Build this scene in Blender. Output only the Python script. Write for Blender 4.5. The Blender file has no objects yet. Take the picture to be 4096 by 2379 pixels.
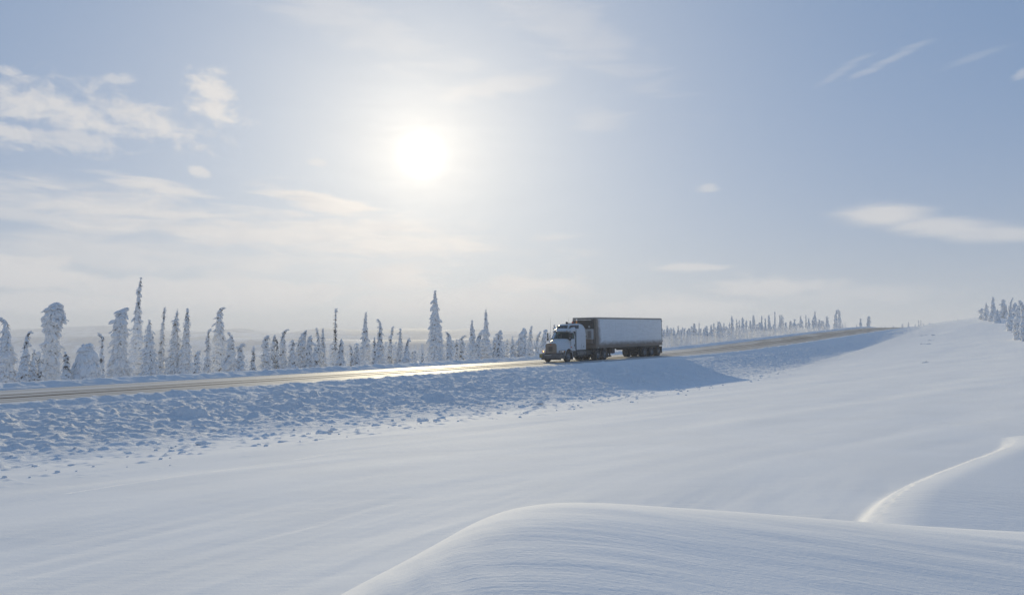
import bpy, bmesh, math, random
import numpy as np
from mathutils import Vector, Matrix

scene = bpy.context.scene
col = scene.collection
R = math.radians

# ------------------------------------------------------------------ camera
cam_data = bpy.data.cameras.new("camera")
cam = bpy.data.objects.new("camera", cam_data)
col.objects.link(cam)
cam_data.sensor_width = 36.0
cam_data.lens = 27.0
cam_data.clip_start = 0.1
cam_data.clip_end = 30000.0
cam.location = (0, 0, 0)
cam.rotation_euler = (R(90 + 3.715), 0, 0)
scene.camera = cam

# ------------------------------------------------------------------ exposure
scene.view_settings.view_transform = 'Standard'
scene.view_settings.look = 'None'
scene.view_settings.exposure = 0.26
scene.view_settings.gamma = 1.0
scene.view_settings.use_curve_mapping = False
scene.cycles.volume_bounces = 1
scene.cycles.max_bounces = 8
scene.cycles.sample_clamp_indirect = 6.0

# ------------------------------------------------------------------ sun
SUN_EL = R(14.1)
SUN_AZ = R(-6.83)            # from +Y towards +X
SUN_DIR = Vector((math.sin(SUN_AZ) * math.cos(SUN_EL), math.cos(SUN_AZ) * math.cos(SUN_EL), math.sin(SUN_EL)))
sun_data = bpy.data.lights.new("sun", 'SUN')
sun_data.energy = 3.4
sun_data.angle = R(0.55)
sun_data.color = (1.0, 0.85, 0.56)
sun = bpy.data.objects.new("sun", sun_data)
col.objects.link(sun)
sun.rotation_euler = (-SUN_DIR).to_track_quat('-Z', 'Y').to_euler()
sun.location = (0, 0, 80)

# ------------------------------------------------------------------ world sky
world = bpy.data.worlds.new("World")
scene.world = world
world.use_nodes = True
nt = world.node_tree
nt.nodes.clear()
wl = nt.links


def wnode(t, **kw):
    n = nt.nodes.new(t)
    for k, v in kw.items():
        setattr(n, k, v)
    return n


def plug(sock, v):
    if hasattr(v, 'is_output') or isinstance(v, bpy.types.NodeSocket):
        wl.new(v, sock)
    else:
        sock.default_value = v


def wmath(op, a, b=0.0, c=0.0, clamp=False):
    n = wnode('ShaderNodeMath', operation=op)
    n.use_clamp = clamp
    plug(n.inputs[0], a)
    plug(n.inputs[1], b)
    plug(n.inputs[2], c)
    return n.outputs[0]


def wmix(f, a, b, blend='MIX'):
    n = wnode('ShaderNodeMix', data_type='RGBA', blend_type=blend)
    plug(n.inputs[0], f)
    plug(n.inputs[6], a)
    plug(n.inputs[7], b)
    return n.outputs[2]


def wsmooth(x, lo, hi):
    n = wnode('ShaderNodeMapRange', interpolation_type='SMOOTHSTEP')
    plug(n.inputs[0], x)
    n.inputs[1].default_value = lo
    n.inputs[2].default_value = hi
    return n.outputs[0]


tc = wnode('ShaderNodeTexCoord')
nrm = wnode('ShaderNodeVectorMath', operation='NORMALIZE')
wl.new(tc.outputs['Generated'], nrm.inputs[0])
sep = wnode('ShaderNodeSeparateXYZ')
wl.new(nrm.outputs[0], sep.inputs[0])
DEG = 180 / math.pi
w_el = wmath('MULTIPLY', wmath('ARCSINE', sep.outputs[2]), DEG)                  # degrees
w_az = wmath('MULTIPLY', wmath('ARCTAN2', sep.outputs[0], sep.outputs[1]), DEG)
dot = wnode('ShaderNodeVectorMath', operation='DOT_PRODUCT')
wl.new(nrm.outputs[0], dot.inputs[0])
dot.inputs[1].default_value = SUN_DIR
w_ang = wmath('MULTIPLY', wmath('ARCCOSINE', wmath('MINIMUM', dot.outputs['Value'], 0.9999999)), DEG)

sky_tex = wnode('ShaderNodeTexSky', sky_type='NISHITA')
sky_tex.sun_disc = False
sky_tex.sun_elevation = SUN_EL
sky_tex.sun_rotation = SUN_AZ
sky_tex.altitude = 700
sky_tex.air_density = 1.0
sky_tex.dust_density = 0.6
sky_tex.ozone_density = 1.6
base_sky = wmix(1.0, sky_tex.outputs[0], (0.036, 0.060, 0.090, 1), 'MULTIPLY')
# thin high veil that evens the blue out towards the zenith
base_sky = wmix(0.72, base_sky, (0.106, 0.208, 0.378, 1))


def w_exp(x, k):            # exp(-x/k)
    return wmath('EXPONENT', wmath('DIVIDE', x, -k))


# veil of ice crystals: broad whitish aureole round the sun and a pale band above the horizon
elp = wmath('MAXIMUM', w_el, 0.0)
veil_h = wmath('MULTIPLY', w_exp(elp, 8.5), 0.94)
veil_s = wmath('MULTIPLY', w_exp(w_ang, 14.0), 1.14, clamp=True)
hor_c = wmix(wmath('MULTIPLY', w_exp(w_ang, 18.0), 1.2, clamp=True), (0.335, 0.355, 0.405, 1), (0.72, 0.635, 0.54, 1))
sky1 = wmix(veil_h, base_sky, hor_c)
sky2 = wmix(veil_s, sky1, (0.73, 0.715, 0.685, 1))

# clouds, laid out by direction (degrees of azimuth and elevation)
comb = wnode('ShaderNodeCombineXYZ')
wl.new(w_az, comb.inputs[0])
wl.new(w_el, comb.inputs[1])


def wnoise(sx, sy, scale, detail=6, rough=0.55, dist=0.3, off=0.0):
    m = wnode('ShaderNodeMapping')
    wl.new(comb.outputs[0], m.inputs[0])
    m.inputs['Scale'].default_value = (sx, sy, 1)
    m.inputs['Location'].default_value = (off, off * 1.7, off)
    n = wnode('ShaderNodeTexNoise')
    wl.new(m.outputs[0], n.inputs['Vector'])
    n.inputs['Scale'].default_value = scale
    n.inputs['Detail'].default_value = detail
    n.inputs['Roughness'].default_value = rough
    n.inputs['Distortion'].default_value = dist
    return n.outputs[0]


n_puff = wnoise(0.62, 1.0, 0.95, 8, 0.62, 0.35, 3.1)
n_streak = wnoise(0.20, 1.1, 1.0, 7, 0.60, 0.5, 7.7)
n_low = wnoise(0.36, 1.0, 0.75, 6, 0.56, 0.2, 1.3)
n_calm = wmath('MULTIPLY_ADD', n_streak, 0.40, 0.34)
# az, el, half width, half height, tilt (degrees), noise, gain, softness low/high
CLOUDS = [
    (-31.77, 15.09, 6.13, 1.59, -3, 'p', 0.85, 0.2, 0.95),
    (-26.24, 15.32, 5.42, 1.28, -14, 'p', 0.85, 0.2, 0.95),
    (-21.86, 17.72, 1.99, 1.3, -30, 'p', 0.9, 0.25, 0.9),
    (-21.33, 16.3, 2.34, 0.99, -15, 'p', 0.9, 0.25, 0.9),
    (-34.0, 17.04, 1.06, 0.44, 0, 'p', 0.7, 0.3, 0.8),
    (-27.53, 17.53, 1.21, 0.44, 10, 'p', 0.5, 0.3, 0.8),
    (-30.73, 13.23, 4.84, 0.93, 0, 'p', 0.6, 0.3, 0.8),
    (-33.33, 13.18, 2.17, 0.91, 0, 'p', 0.8, 0.3, 0.75),
    (-23.61, 10.64, 4.58, 0.67, -8, 's', 0.85, 0.22, 0.75),
    (-22.37, 12.09, 1.14, 0.51, -20, 'p', 0.7, 0.32, 0.8),
    (-13.82, 10.36, 5.62, 0.98, -9, 's', 0.95, 0.2, 0.7),
    (-14.4, 13.26, 1.07, 0.35, 0, 'p', 0.4, 0.3, 0.8),
    (-23.07, 8.3, 15.63, 1.62, -5, 's', 0.85, 0.1, 0.9),
    (-10.18, 7.95, 13.97, 1.82, -4, 's', 0.85, 0.1, 0.9),
    (-31.25, 8.11, 8.32, 0.79, -6, 's', 0.6, 0.15, 0.8),
    (-25.37, 6.38, 17.02, 1.51, -2, 's', 0.6, 0.05, 1.0),
    (-32.49, 4.78, 6.25, 1.34, -3, 'l', 0.9, 0.12, 0.62),
    (-20.54, 3.82, 13.14, 1.4, 0, 'l', 0.8, 0.12, 0.7),
    (-7.78, 5.06, 3.52, 1.14, 0, 'l', 0.95, 0.18, 0.75),
    (1.72, 4.64, 4.1, 1.02, 0, 'l', 0.95, 0.18, 0.75),
    (-29.68, 2.9, 9.16, 0.97, 0, 'l', 0.75, 0.12, 0.7),
    (-4.62, 3.23, 11.17, 1.12, 0, 'l', 0.75, 0.12, 0.7),
    (12.75, 5.8, 3.34, 0.4, -1, 's', 0.7, 0.15, 0.7),
    (18.62, 4.4, 4.88, 0.97, 0, 'l', 0.75, 0.12, 0.8),
    (12.0, 2.99, 6.26, 0.91, 0, 'l', 0.75, 0.1, 0.8),
    (23.8, 3.56, 5.95, 0.77, 0, 'l', 0.4, 0.1, 0.9),
    (26.11, 8.82, 3.1, 0.83, -4, 'c', 0.85, 0.15, 0.75),
    (29.33, 7.87, 3.58, 0.74, -8, 'c', 0.75, 0.15, 0.75),
    (32.09, 7.17, 3.37, 0.57, -4, 'c', 0.65, 0.15, 0.75),
    (26.25, 18.66, 3.28, 0.34, 18, 's', 0.24, 0.28, 0.8),
    (23.08, 18.22, 2.37, 0.4, 25, 's', 0.2, 0.28, 0.8),
    (34.26, 16.77, 0.77, 0.37, 20, 's', 0.4, 0.28, 0.8),
    (31.66, 18.15, 2.42, 0.3, 12, 's', 0.15, 0.28, 0.8),
    (14.53, 11.52, 0.88, 0.32, 0, 's', 0.5, 0.15, 0.7),
    (-0.91, 19.08, 5.32, 0.86, 8, 's', 0.35, 0.15, 0.9),
    (6.65, 16.61, 2.42, 0.79, 0, 's', 0.25, 0.15, 0.9),
    (-13.13, 23.35, 11.25, 1.91, -20, 's', 0.25, 0.15, 1.0),
    (3.86, 23.2, 9.33, 2.28, -30, 's', 0.25, 0.15, 1.0),
]
total = None
for (a0, e0, ra, re, tilt, which, gain, lo, hi) in CLOUDS:
    c_, s_ = math.cos(R(tilt)), math.sin(R(tilt))
    da = wmath('SUBTRACT', w_az, a0)
    de = wmath('SUBTRACT', w_el, e0)
    q1 = wmath('MULTIPLY_ADD', da, c_ / ra, wmath('MULTIPLY', de, s_ / ra))
    q2 = wmath('MULTIPLY_ADD', de, c_ / re, wmath('MULTIPLY', da, -s_ / re))
    d2 = wmath('MULTIPLY_ADD', q1, q1, wmath('MULTIPLY', q2, q2))
    m = wmath('EXPONENT', wmath('MULTIPLY', d2, -1.0))
    nz = {'p': n_puff, 's': n_streak, 'l': n_low, 'c': n_calm}[which]
    v = wsmooth(wmath('ADD', wmath('MULTIPLY', m, 1.15), wmath('MULTIPLY_ADD', nz, 2.6, -1.30 - 0.35)), lo - 0.28, hi)
    v = wmath('MULTIPLY', v, wsmooth(m, 0.02, 0.35))
    v = wmath('MULTIPLY', v, gain)
    total = v if total is None else wmath('MAXIMUM', total, v)
c_lit = wmix(wmath('MULTIPLY', w_exp(w_ang, 15.0), 1.0, clamp=True), (0.53, 0.535, 0.555, 1), (0.92, 0.84, 0.745, 1))
c_all = wmix(wmath('MULTIPLY', wsmooth(n_low, 0.45, 0.72), 0.22), c_lit, (0.40, 0.42, 0.47, 1))
sky3 = wmix(total, sky2, c_all)

# the sun burning through the veil
core = wmath('MULTIPLY', wmath('EXPONENT', wmath('MULTIPLY', wmath('MULTIPLY', w_ang, w_ang), -1.0 / (0.95 ** 2))), 1.2)
glow = wmath('MULTIPLY', w_exp(w_ang, 2.4), 0.21)
halo = wmath('MULTIPLY', w_exp(w_ang, 7.0), 0.14)
ragged = wmath('MULTIPLY_ADD', n_streak, 0.9, 0.55)          # thin cloud breaks up the glare
bsum = wmath('ADD', wmath('ADD', core, wmath('MULTIPLY', glow, ragged)), wmath('MULTIPLY', halo, ragged))
bcol = wnode('ShaderNodeVectorMath', operation='SCALE')
bcol.inputs[0].default_value = (1.0, 0.94, 0.84)
wl.new(bsum, bcol.inputs[3])
sky4 = wmix(1.0, sky3, bcol.outputs[0], 'ADD')
# below the horizon: snow-covered land
sky5 = wmix(wsmooth(w_el, -1.0, -4.0), sky4, (0.36, 0.39, 0.44, 1))
bg = wnode('ShaderNodeBackground')
sky_up = wnode('ShaderNodeVectorMath', operation='SCALE')
wl.new(sky5, sky_up.inputs[0])
sky_up.inputs[3].default_value = 10.0
wl.new(sky_up.outputs[0], bg.inputs[0])
bg.inputs[1].default_value = 0.1
wo = wnode('ShaderNodeOutputWorld')
wl.new(bg.outputs[0], wo.inputs[0])

# ------------------------------------------------------------------ terrain functions
# s runs along the road (uphill), p across it, away from the photographer; the photographer's eye is the origin.
SX, CX = 0.5938, 0.8046
ROAD_ROT = math.atan2(CX, SX)


def to_xy(s, p):
    return s * SX - p * CX, s * CX + p * SX


def to_sp(x, y):
    return x * SX + y * CX, -x * CX + y * SX


_rng = np.random.RandomState(11)
_TAB = _rng.rand(256, 256)
_TAB2 = _rng.rand(256, 256)
_TAB3 = _rng.rand(256, 256)


def vnoise(x, y, k=0):
    x = np.asarray(x, float) + 37.7 * k
    y = np.asarray(y, float) + 91.3 * k
    xi = np.floor(x).astype(int)
    yi = np.floor(y).astype(int)
    fx = x - xi
    fy = y - yi
    fx = fx * fx * (3 - 2 * fx)
    fy = fy * fy * (3 - 2 * fy)
    a = _TAB[xi & 255, yi & 255]
    b = _TAB[(xi + 1) & 255, yi & 255]
    c = _TAB[xi & 255, (yi + 1) & 255]
    d = _TAB[(xi + 1) & 255, (yi + 1) & 255]
    return (a * (1 - fx) + b * fx) * (1 - fy) + (c * (1 - fx) + d * fx) * fy - 0.5


def fbm(x, y, octv=4, k=0, gain=0.5):
    t = 0.0
    a = 1.0
    for i in range(octv):
        c, s_ = math.cos(0.6 * i), math.sin(0.6 * i)
        t = t + a * vnoise((x * c - y * s_) * 2 ** i, (x * s_ + y * c) * 2 ** i, k + i)
        a *= gain
    return t


def lumps(x, y, cell, dens, rmin, rmax, k=0):
    """height of clods thrown down at random: at most one per cell, rounded and a bit ragged"""
    gx, gy = np.asarray(x, float) / cell, np.asarray(y, float) / cell
    xi, yi = np.floor(gx).astype(int), np.floor(gy).astype(int)
    out = np.zeros(gx.shape)
    for dx in (-1, 0, 1):
        for dy in (-1, 0, 1):
            cx_, cy_ = xi + dx + 17 * k, yi + dy + 5 * k
            r1, r2, r3 = _TAB[cx_ & 255, cy_ & 255], _TAB2[cx_ & 255, cy_ & 255], _TAB3[cx_ & 255, cy_ & 255]
            on = ((r1 * 7.31 + r2 * 3.17 + r3) % 1.0) < dens
            rad = (rmin + (rmax - rmin) * (r3 * 5.7 % 1.0) ** 2) / cell
            ex = gx - (xi + dx + 0.15 + 0.7 * r1)
            ey = gy - (yi + dy + 0.15 + 0.7 * r2)
            th = r3 * 6.28
            c, s_ = np.cos(th), np.sin(th)
            q = ((ex * c + ey * s_) / (rad * 1.25)) ** 2 + ((ey * c - ex * s_) / (rad * 0.85)) ** 2
            h = np.where(on & (q < 1), np.sqrt(np.maximum(0, 1 - q)) * rad * cell * (0.45 + 0.5 * r2), 0)
            out = np.maximum(out, h)
    return out


def sstep(x, lo, hi):
    t = np.clip((x - lo) / (hi - lo), 0, 1)
    return t * t * (3 - 2 * t)


_sd = np.arange(-420, 3200, 1.0)
_ld = np.interp(_sd, [-420, -60, 0, 16, 58, 93, 139, 180, 216, 232, 262, 320, 480, 3200],
                [-11, -3.7, -2.50, -2.19, -1.42, -0.60, 1.58, 3.6, 5.15, 5.35, 4.9, 2.6, -6, -30])
_g = np.exp(-0.5 * (np.arange(-30, 31) / 9.0) ** 2)
_ld = np.convolve(np.pad(_ld, 30, mode='edge'), _g / _g.sum(), 'valid')


def road_z(s):
    return np.interp(s, _sd, _ld)


_Ds = [-60, 5, 25, 48, 100, 130, 165, 200, 232, 300]
_Dv = [0.45, 0.65, 1.05, 1.28, 1.50, 1.55, 1.10, 0.55, 0.15, 0.1]
_Ts = [-60, 0, 60, 100, 130, 165, 300]
_Tv = [22.4, 22.4, 22.8, 26.2, 28.0, 28.8, 28.8]
EDGE = 33.6


def bank_t(s, p):
    toe = np.interp(s, _Ts, _Tv)
    return np.clip((EDGE - p) / (EDGE - toe), 0, 1.6)


CREST = [(-1.75, 4.35, -1.90), (-1.28, 4.9, -1.64), (-0.66, 5.6, -1.47), (-0.2, 6.2, -1.325), (0.24, 6.5, -1.292), (0.70, 6.65, -1.315), (1.22, 6.8, -1.378),
         (2.17, 7.0, -1.478), (3.36, 7.2, -1.615), (4.95, 7.4, -1.75), (8.0, 7.8, -1.95)]
RIDGE = [(2.6, 6.4, -2.34), (3.5, 7.9, -2.28), (4.15, 9.0, -2.22), (4.72, 10.0, -2.16), (5.75, 11.4, -2.10), (7.25, 13.0, -2.10), (8.9, 14.6, -2.08), (10.35, 16.0, -2.06), (11.15, 17.3, -2.09), (11.7, 18.4, -2.16)]


def _dense(pts, n):
    a = np.array(pts)
    t = np.linspace(0, len(pts) - 1, n)
    v = np.stack([np.interp(t, np.arange(len(pts)), a[:, i]) for i in range(3)], 1)
    k = np.ones(9) / 9
    return np.stack([np.convolve(np.pad(v[:, i], 4, mode='edge'), k, 'valid') for i in range(3)], 1)


_CD = _dense(CREST, 90)
_RD = _dense(RIDGE, 90)


def field_rel(s, p):
    """snow field between the photographer and the toe of the bank, relative to the road"""
    D = np.interp(s, _Ds, _Dv)
    toe = np.interp(s, _Ts, _Tv)
    t = np.clip((toe - p) / toe, 0, 1)
    rel = -D + (D + 0.10) * (0.75 * t + 0.25 * t * t)
    rel = rel + np.maximum(0, -p) * 0.03
    hill = 2.9 * np.exp(-0.5 * (((s - 237) / 36.0) ** 2 + ((p - 13) / 13.5) ** 2))
    return rel + hill


def ground_z(x, y, fine=True, rough=True):
    x = np.asarray(x, float)
    y = np.asarray(y, float)
    s, p = to_sp(x, y)
    L = road_z(s)
    D = np.interp(s, _Ds, _Dv)
    toe = np.interp(s, _Ts, _Tv)
    # near side: field, bank
    fr = field_rel(s, p)
    bt = np.clip((EDGE - p) / (EDGE - toe), 0, 1)
    bank = -D * (bt * bt * (3 - 2 * bt) * 0.55 + bt * 0.45)
    near = np.where(p < toe, fr, bank + np.where(p < toe + 0.01, 0, 0) + 2.9 * np.exp(-0.5 * (((s - 237) / 36.0) ** 2 + ((p - 13) / 13.5) ** 2)) * sstep(p, EDGE, toe))
    # far side: low plough berm, then falling ground
    q = p - 44.3
    far = 0.33 * np.exp(-((q - 1.25) / 0.85) ** 2) - 1.3 * sstep(q, 1.6, 9) - 1.2 * sstep(q, 6, 30)
    far = far - 100 * sstep(q, 40, 560)
    rel = np.where(p < EDGE, near, np.where(p < 44.3, -0.06, far))
    rel = rel + 0.17 * np.exp(-((p - 33.2) / 0.55) ** 2) * (p < 34.2)
    z = L + rel
    off_road = sstep(np.abs(p - 39.1), 5.0, 5.8)
    # drifts in the field
    wfield = sstep(p, 33, 24) * sstep(p, -60, -40)
    z = z + wfield * (0.10 * fbm(s / 17, p / 6.0, 3, 3) + 0.050 * fbm((0.79 * x + 0.616 * y) / 11.0, (-0.616 * x + 0.79 * y) / 2.3, 3, 8))
    far_w = sstep(p, 47, 60)
    z = z + far_w * 1.0 * fbm(x / 23, y / 23, 3, 21)
    if fine:
        # low wind ripples running along the slope
        near_w = sstep(np.hypot(x, y), 17.5, 11)
        z = z + wfield * near_w * 0.014 * fbm((s + 0.3 * p) / 2.4, (p - 0.10 * s) / 0.35, 3, 31)
    # the big drift in front of the photographer
    d = np.hypot(x, y)
    m = d < 40
    if np.any(m):
        xm, ym = x[m], y[m]
        zc = np.interp(xm, _CD[:, 0], _CD[:, 2])
        yc = np.interp(xm, _CD[:, 0], _CD[:, 1])
        lefty = np.maximum(0, -1.75 - xm)
        zc = zc - lefty * 0.34
        dy = ym - yc
        # rounded over: level 1.3 m short of the skyline, falling ever faster beyond it
        back = zc + 0.13 - 0.077 * np.minimum(dy + 1.3, 2.6) ** 2 - 0.40 * np.maximum(0, dy - 1.3)
        front = zc + 0.13 - 0.030 * (-1.3 - dy) - 0.012 * (-1.3 - dy) ** 2
        drift = np.where(dy < -1.3, front, back)
        drift = drift + 0.011 * fbm(xm * 0.55 + 0.2 * ym, ym * 3.8 + xm * 0.35, 5, 55) * sstep(-dy, 0.2, 1.2)
        if fine:
            lee = sstep(-xm, -0.35, 0.5) * sstep(-dy, 0.3, 1.0)
            drift = drift + 0.013 * lee * np.sin((xm * 1.0 + ym * 0.28) * 26 + 3 * vnoise(xm * 3, ym * 3, 60)) * (0.5 + vnoise(xm * 2, ym * 2, 61))
        a = z[m]
        kk = 0.10
        hh = np.clip(0.5 + 0.5 * (drift - a) / kk, 0, 1)
        a = a * (1 - hh) + drift * hh + kk * hh * (1 - hh)
        # the second, sharp-edged drift on the right
        zr = np.full(xm.shape, -9.0)
        dd = np.hypot(xm[:, None] - _RD[None, :, 0], ym[:, None] - _RD[None, :, 1])
        j = dd.argmin(1)
        dist = dd[np.arange(len(j)), j]
        j2 = np.clip(j, 1, len(_RD) - 2)
        tx, ty = _RD[j2 + 1, 0] - _RD[j2 - 1, 0], _RD[j2 + 1, 1] - _RD[j2 - 1, 1]
        side = (xm - _RD[j, 0]) * ty - (ym - _RD[j, 1]) * tx          # > 0: right of the ridge
        endf = sstep(j.astype(float), 0, 14) * sstep(j.astype(float), 89.5, 84)
        crest = _RD[j, 2]
        u = np.where(side > 0, dist, -dist)
        bow = crest + 0.125 - 0.30 * np.maximum(np.minimum(u, 0.5) - 0.5, -0.64) ** 2
        zr = bow - 0.80 * np.clip(-u - 0.14, 0, 0.5) + 0.10 * np.minimum(0, u + 0.64) - 0.028 * np.maximum(0, u - 0.5) - 0.009 * np.maximum(0, u - 0.5) ** 1.6
        zr = np.where(endf > 0.02, zr - (1 - endf) * 0.5, -9)
        kk = 0.04
        hh = np.clip(0.5 + 0.5 * (zr - a) / kk, 0, 1)
        a = a * (1 - hh) + zr * hh + kk * hh * (1 - hh)
        z[m] = a
    if rough:
        # ploughed snow thrown over the bank
        bt2 = (EDGE - p) / (EDGE - toe)
        rag = 0.18 * fbm(s / 3.0, p / 3.0, 3, 44)
        shadow_smooth = 1 - 0.55 * sstep(s, 60, 66) * sstep(s, 84, 78)
        far_smooth = 1 - 0.2 * sstep(s, 95, 150)
        w = sstep(bt2 + rag, 1.12, 0.50) * sstep(p, EDGE + 0.7, EDGE - 0.2) * shadow_smooth * far_smooth
        w2 = sstep(bt2 + 1.6 * rag, 1.55, 0.75) * sstep(p, EDGE + 0.7, EDGE - 0.2) * far_smooth
        w3 = np.exp(-((p - 45.2) / 1.0) ** 2)
        low = 0.45 + 0.55 * sstep(p, 32.6, 30.8)          # the edge by the road is planed off by the plough
        r = 0.16 * (np.abs(fbm(s / 1.0, p / 0.75, 5, 71, 0.6)) ** 0.9) + 0.145 * fbm(s / 0.50, p / 0.42, 4, 81, 0.62)
        z = z + (w * low + 0.55 * w3) * (r - 0.07)
        z = z + w * low * (0.5 * lumps(s, p, 2.6, 0.14, 0.35, 0.75, 4) + lumps(s, p, 1.1, 0.16, 0.12, 0.30, 1) + lumps(s, p, 0.55, 0.36, 0.07, 0.17, 2))
        z = z + np.maximum(w2 * low, 0.8 * w3) * lumps(s, p, 0.32, 0.45, 0.04, 0.12, 3)
    return z

# ------------------------------------------------------------------ helpers
def tag(o, label=None, cat=None, group=None, kind=None):
    if label:
        o['label'] = label
    if cat:
        o['category'] = cat
    if group:
        o['group'] = group
    if kind:
        o['kind'] = kind
    return o


def np_mesh(name, V, Fq=None, Ft=None, smooth=True):
    """mesh from arrays of vertices, quads and triangles"""
    me = bpy.data.meshes.new(name)
    V = np.asarray(V, np.float32)
    nq = 0 if Fq is None else len(Fq)
    ntri = 0 if Ft is None else len(Ft)
    loops = []
    if nq:
        loops.append(np.asarray(Fq, np.int32).ravel())
    if ntri:
        loops.append(np.asarray(Ft, np.int32).ravel())
    loops = np.concatenate(loops)
    me.vertices.add(len(V))
    me.vertices.foreach_set('co', V.ravel())
    me.loops.add(len(loops))
    me.loops.foreach_set('vertex_index', loops)
    me.polygons.add(nq + ntri)
    starts = np.concatenate([np.arange(nq) * 4, nq * 4 + np.arange(ntri) * 3]).astype(np.int32)
    me.polygons.foreach_set('loop_start', starts)
    me.update(calc_edges=True)
    me.validate()
    me.polygons.foreach_set('use_smooth', np.full(len(me.polygons), smooth, dtype=bool))
    me.update()
    return me


def link(name, me, mat=None, parent=None):
    o = bpy.data.objects.new(name, me)
    col.objects.link(o)
    if mat is not None and me is not None and not me.materials:
        me.materials.append(mat)
    if parent is not None:
        o.parent = parent
    return o


def grid_faces(n, m):
    i = np.arange(n - 1)[:, None] * m + np.arange(m - 1)[None, :]
    return np.stack([i, i + m, i + m + 1, i + 1], -1).reshape(-1, 4)


# ------------------------------------------------------------------ materials
class NT:
    def __init__(self, name):
        self.m = bpy.data.materials.new(name)
        self.m.use_nodes = True
        self.t = self.m.node_tree
        self.t.nodes.clear()
        self.out = self.t.nodes.new('ShaderNodeOutputMaterial')

    def n(self, t, **kw):
        nd = self.t.nodes.new(t)
        for k, v in kw.items():
            setattr(nd, k, v)
        return nd

    def plug(self, sock, v):
        if isinstance(v, bpy.types.NodeSocket):
            self.t.links.new(v, sock)
        else:
            sock.default_value = v

    def coord(self, scale=(1, 1, 1), rot=(0, 0, 0)):
        tc_ = self.n('ShaderNodeTexCoord')
        mp = self.n('ShaderNodeMapping')
        self.t.links.new(tc_.outputs['Object'], mp.inputs[0])
        mp.inputs['Scale'].default_value = scale
        mp.inputs['Rotation'].default_value = rot
        return mp.outputs[0]

    def noise(self, vec, scale, detail=4, rough=0.5, dist=0.0):
        nd = self.n('ShaderNodeTexNoise')
        self.plug(nd.inputs['Vector'], vec)
        nd.inputs['Scale'].default_value = scale
        nd.inputs['Detail'].default_value = detail
        nd.inputs['Roughness'].default_value = rough
        nd.inputs['Distortion'].default_value = dist
        return nd.outputs[0]

    def math(self, op, a, b=0.0, c=0.0, clamp=False):
        nd = self.n('ShaderNodeMath', operation=op)
        nd.use_clamp = clamp
        self.plug(nd.inputs[0], a)
        self.plug(nd.inputs[1], b)
        self.plug(nd.inputs[2], c)
        return nd.outputs[0]

    def smooth(self, x, lo, hi):
        nd = self.n('ShaderNodeMapRange', interpolation_type='SMOOTHSTEP')
        self.plug(nd.inputs[0], x)
        nd.inputs[1].default_value = lo
        nd.inputs[2].default_value = hi
        return nd.outputs[0]

    def mix(self, f, a, b):
        nd = self.n('ShaderNodeMix', data_type='RGBA')
        self.plug(nd.inputs[0], f)
        self.plug(nd.inputs[6], a)
        self.plug(nd.inputs[7], b)
        return nd.outputs[2]

    def bump(self, h, strength=0.3, dist=0.02):
        nd = self.n('ShaderNodeBump')
        nd.inputs['Strength'].default_value = strength
        nd.inputs['Distance'].default_value = dist
        self.plug(nd.inputs['Height'], h)
        return nd.outputs[0]

    def bsdf(self, color, rough=0.6, metal=0.0, spec=0.5, normal=None, **kw):
        b = self.n('ShaderNodeBsdfPrincipled')
        self.plug(b.inputs['Base Color'], color)
        self.plug(b.inputs['Roughness'], rough)
        self.plug(b.inputs['Metallic'], metal)
        b.inputs['Specular IOR Level'].default_value = spec
        if normal is not None:
            self.t.links.new(normal, b.inputs['Normal'])
        for k, v in kw.items():
            self.plug(b.inputs[k.replace('_', ' ')], v)
        self.t.links.new(b.outputs[0], self.out.inputs['Surface'])
        return b


def rgba(c):
    return (c[0], c[1], c[2], 1.0)


def snow_material(name, base=(0.865, 0.87, 0.878), ripple=0.22, grain=0.35, turn=None, crust=0.04, crumble=0.0):
    k = NT(name)
    v = k.coord()
    # road-aligned coordinates stretch the wind crust along the slope
    vr = k.coord((1.0, 1.0, 1.0), (0, 0, -ROAD_ROT if turn is None else turn))
    mp = k.n('ShaderNodeMapping')
    k.t.links.new(vr, mp.inputs[0])
    mp.inputs['Scale'].default_value = (0.30, 1.9, 1.0)
    n1 = k.noise(mp.outputs[0], 1.6, 6, 0.6, 0.4)
    n2 = k.noise(v, 26.0, 4, 0.65)
    n3 = k.noise(v, 0.5, 3)
    col_ = k.mix(k.smooth(n3, 0.35, 0.7), rgba(base), rgba([c * 0.965 for c in base]))
    mp2 = k.n('ShaderNodeMapping')
    k.t.links.new(vr, mp2.inputs[0])
    mp2.inputs['Scale'].default_value = (0.55, 8.0, 2.0)
    n4 = k.noise(mp2.outputs[0], 2.4, 5, 0.62, 0.6)          # fine wind crust
    h = k.math('ADD', k.math('MULTIPLY', n1, ripple), k.math('MULTIPLY', n2, grain * 0.16))
    h = k.math('ADD', h, k.math('MULTIPLY', k.smooth(n4, 0.38, 0.62), crust))
    if crumble:
        n5 = k.noise(v, 5.5, 7, 0.68, 0.4)
        sx_ = k.n('ShaderNodeSeparateXYZ')                     # crumbs thin out towards the foot of the bank
        k.t.links.new(v, sx_.inputs[0])
        pp_ = k.math('MULTIPLY_ADD', sx_.outputs[1], SX, k.math('MULTIPLY', sx_.outputs[0], -CX))
        pp_ = k.math('ADD', pp_, k.math('MULTIPLY', k.math('SUBTRACT', k.noise(v, 0.35, 4), 0.5), 6.0))
        h = k.math('ADD', h, k.math('MULTIPLY', k.math('MULTIPLY', n5, crumble), k.smooth(pp_, 20.0, 27.0)))
    k.bsdf(col_, 0.9, 0.0, 0.06, k.bump(h, 0.75, 0.05))
    return k.m


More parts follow.
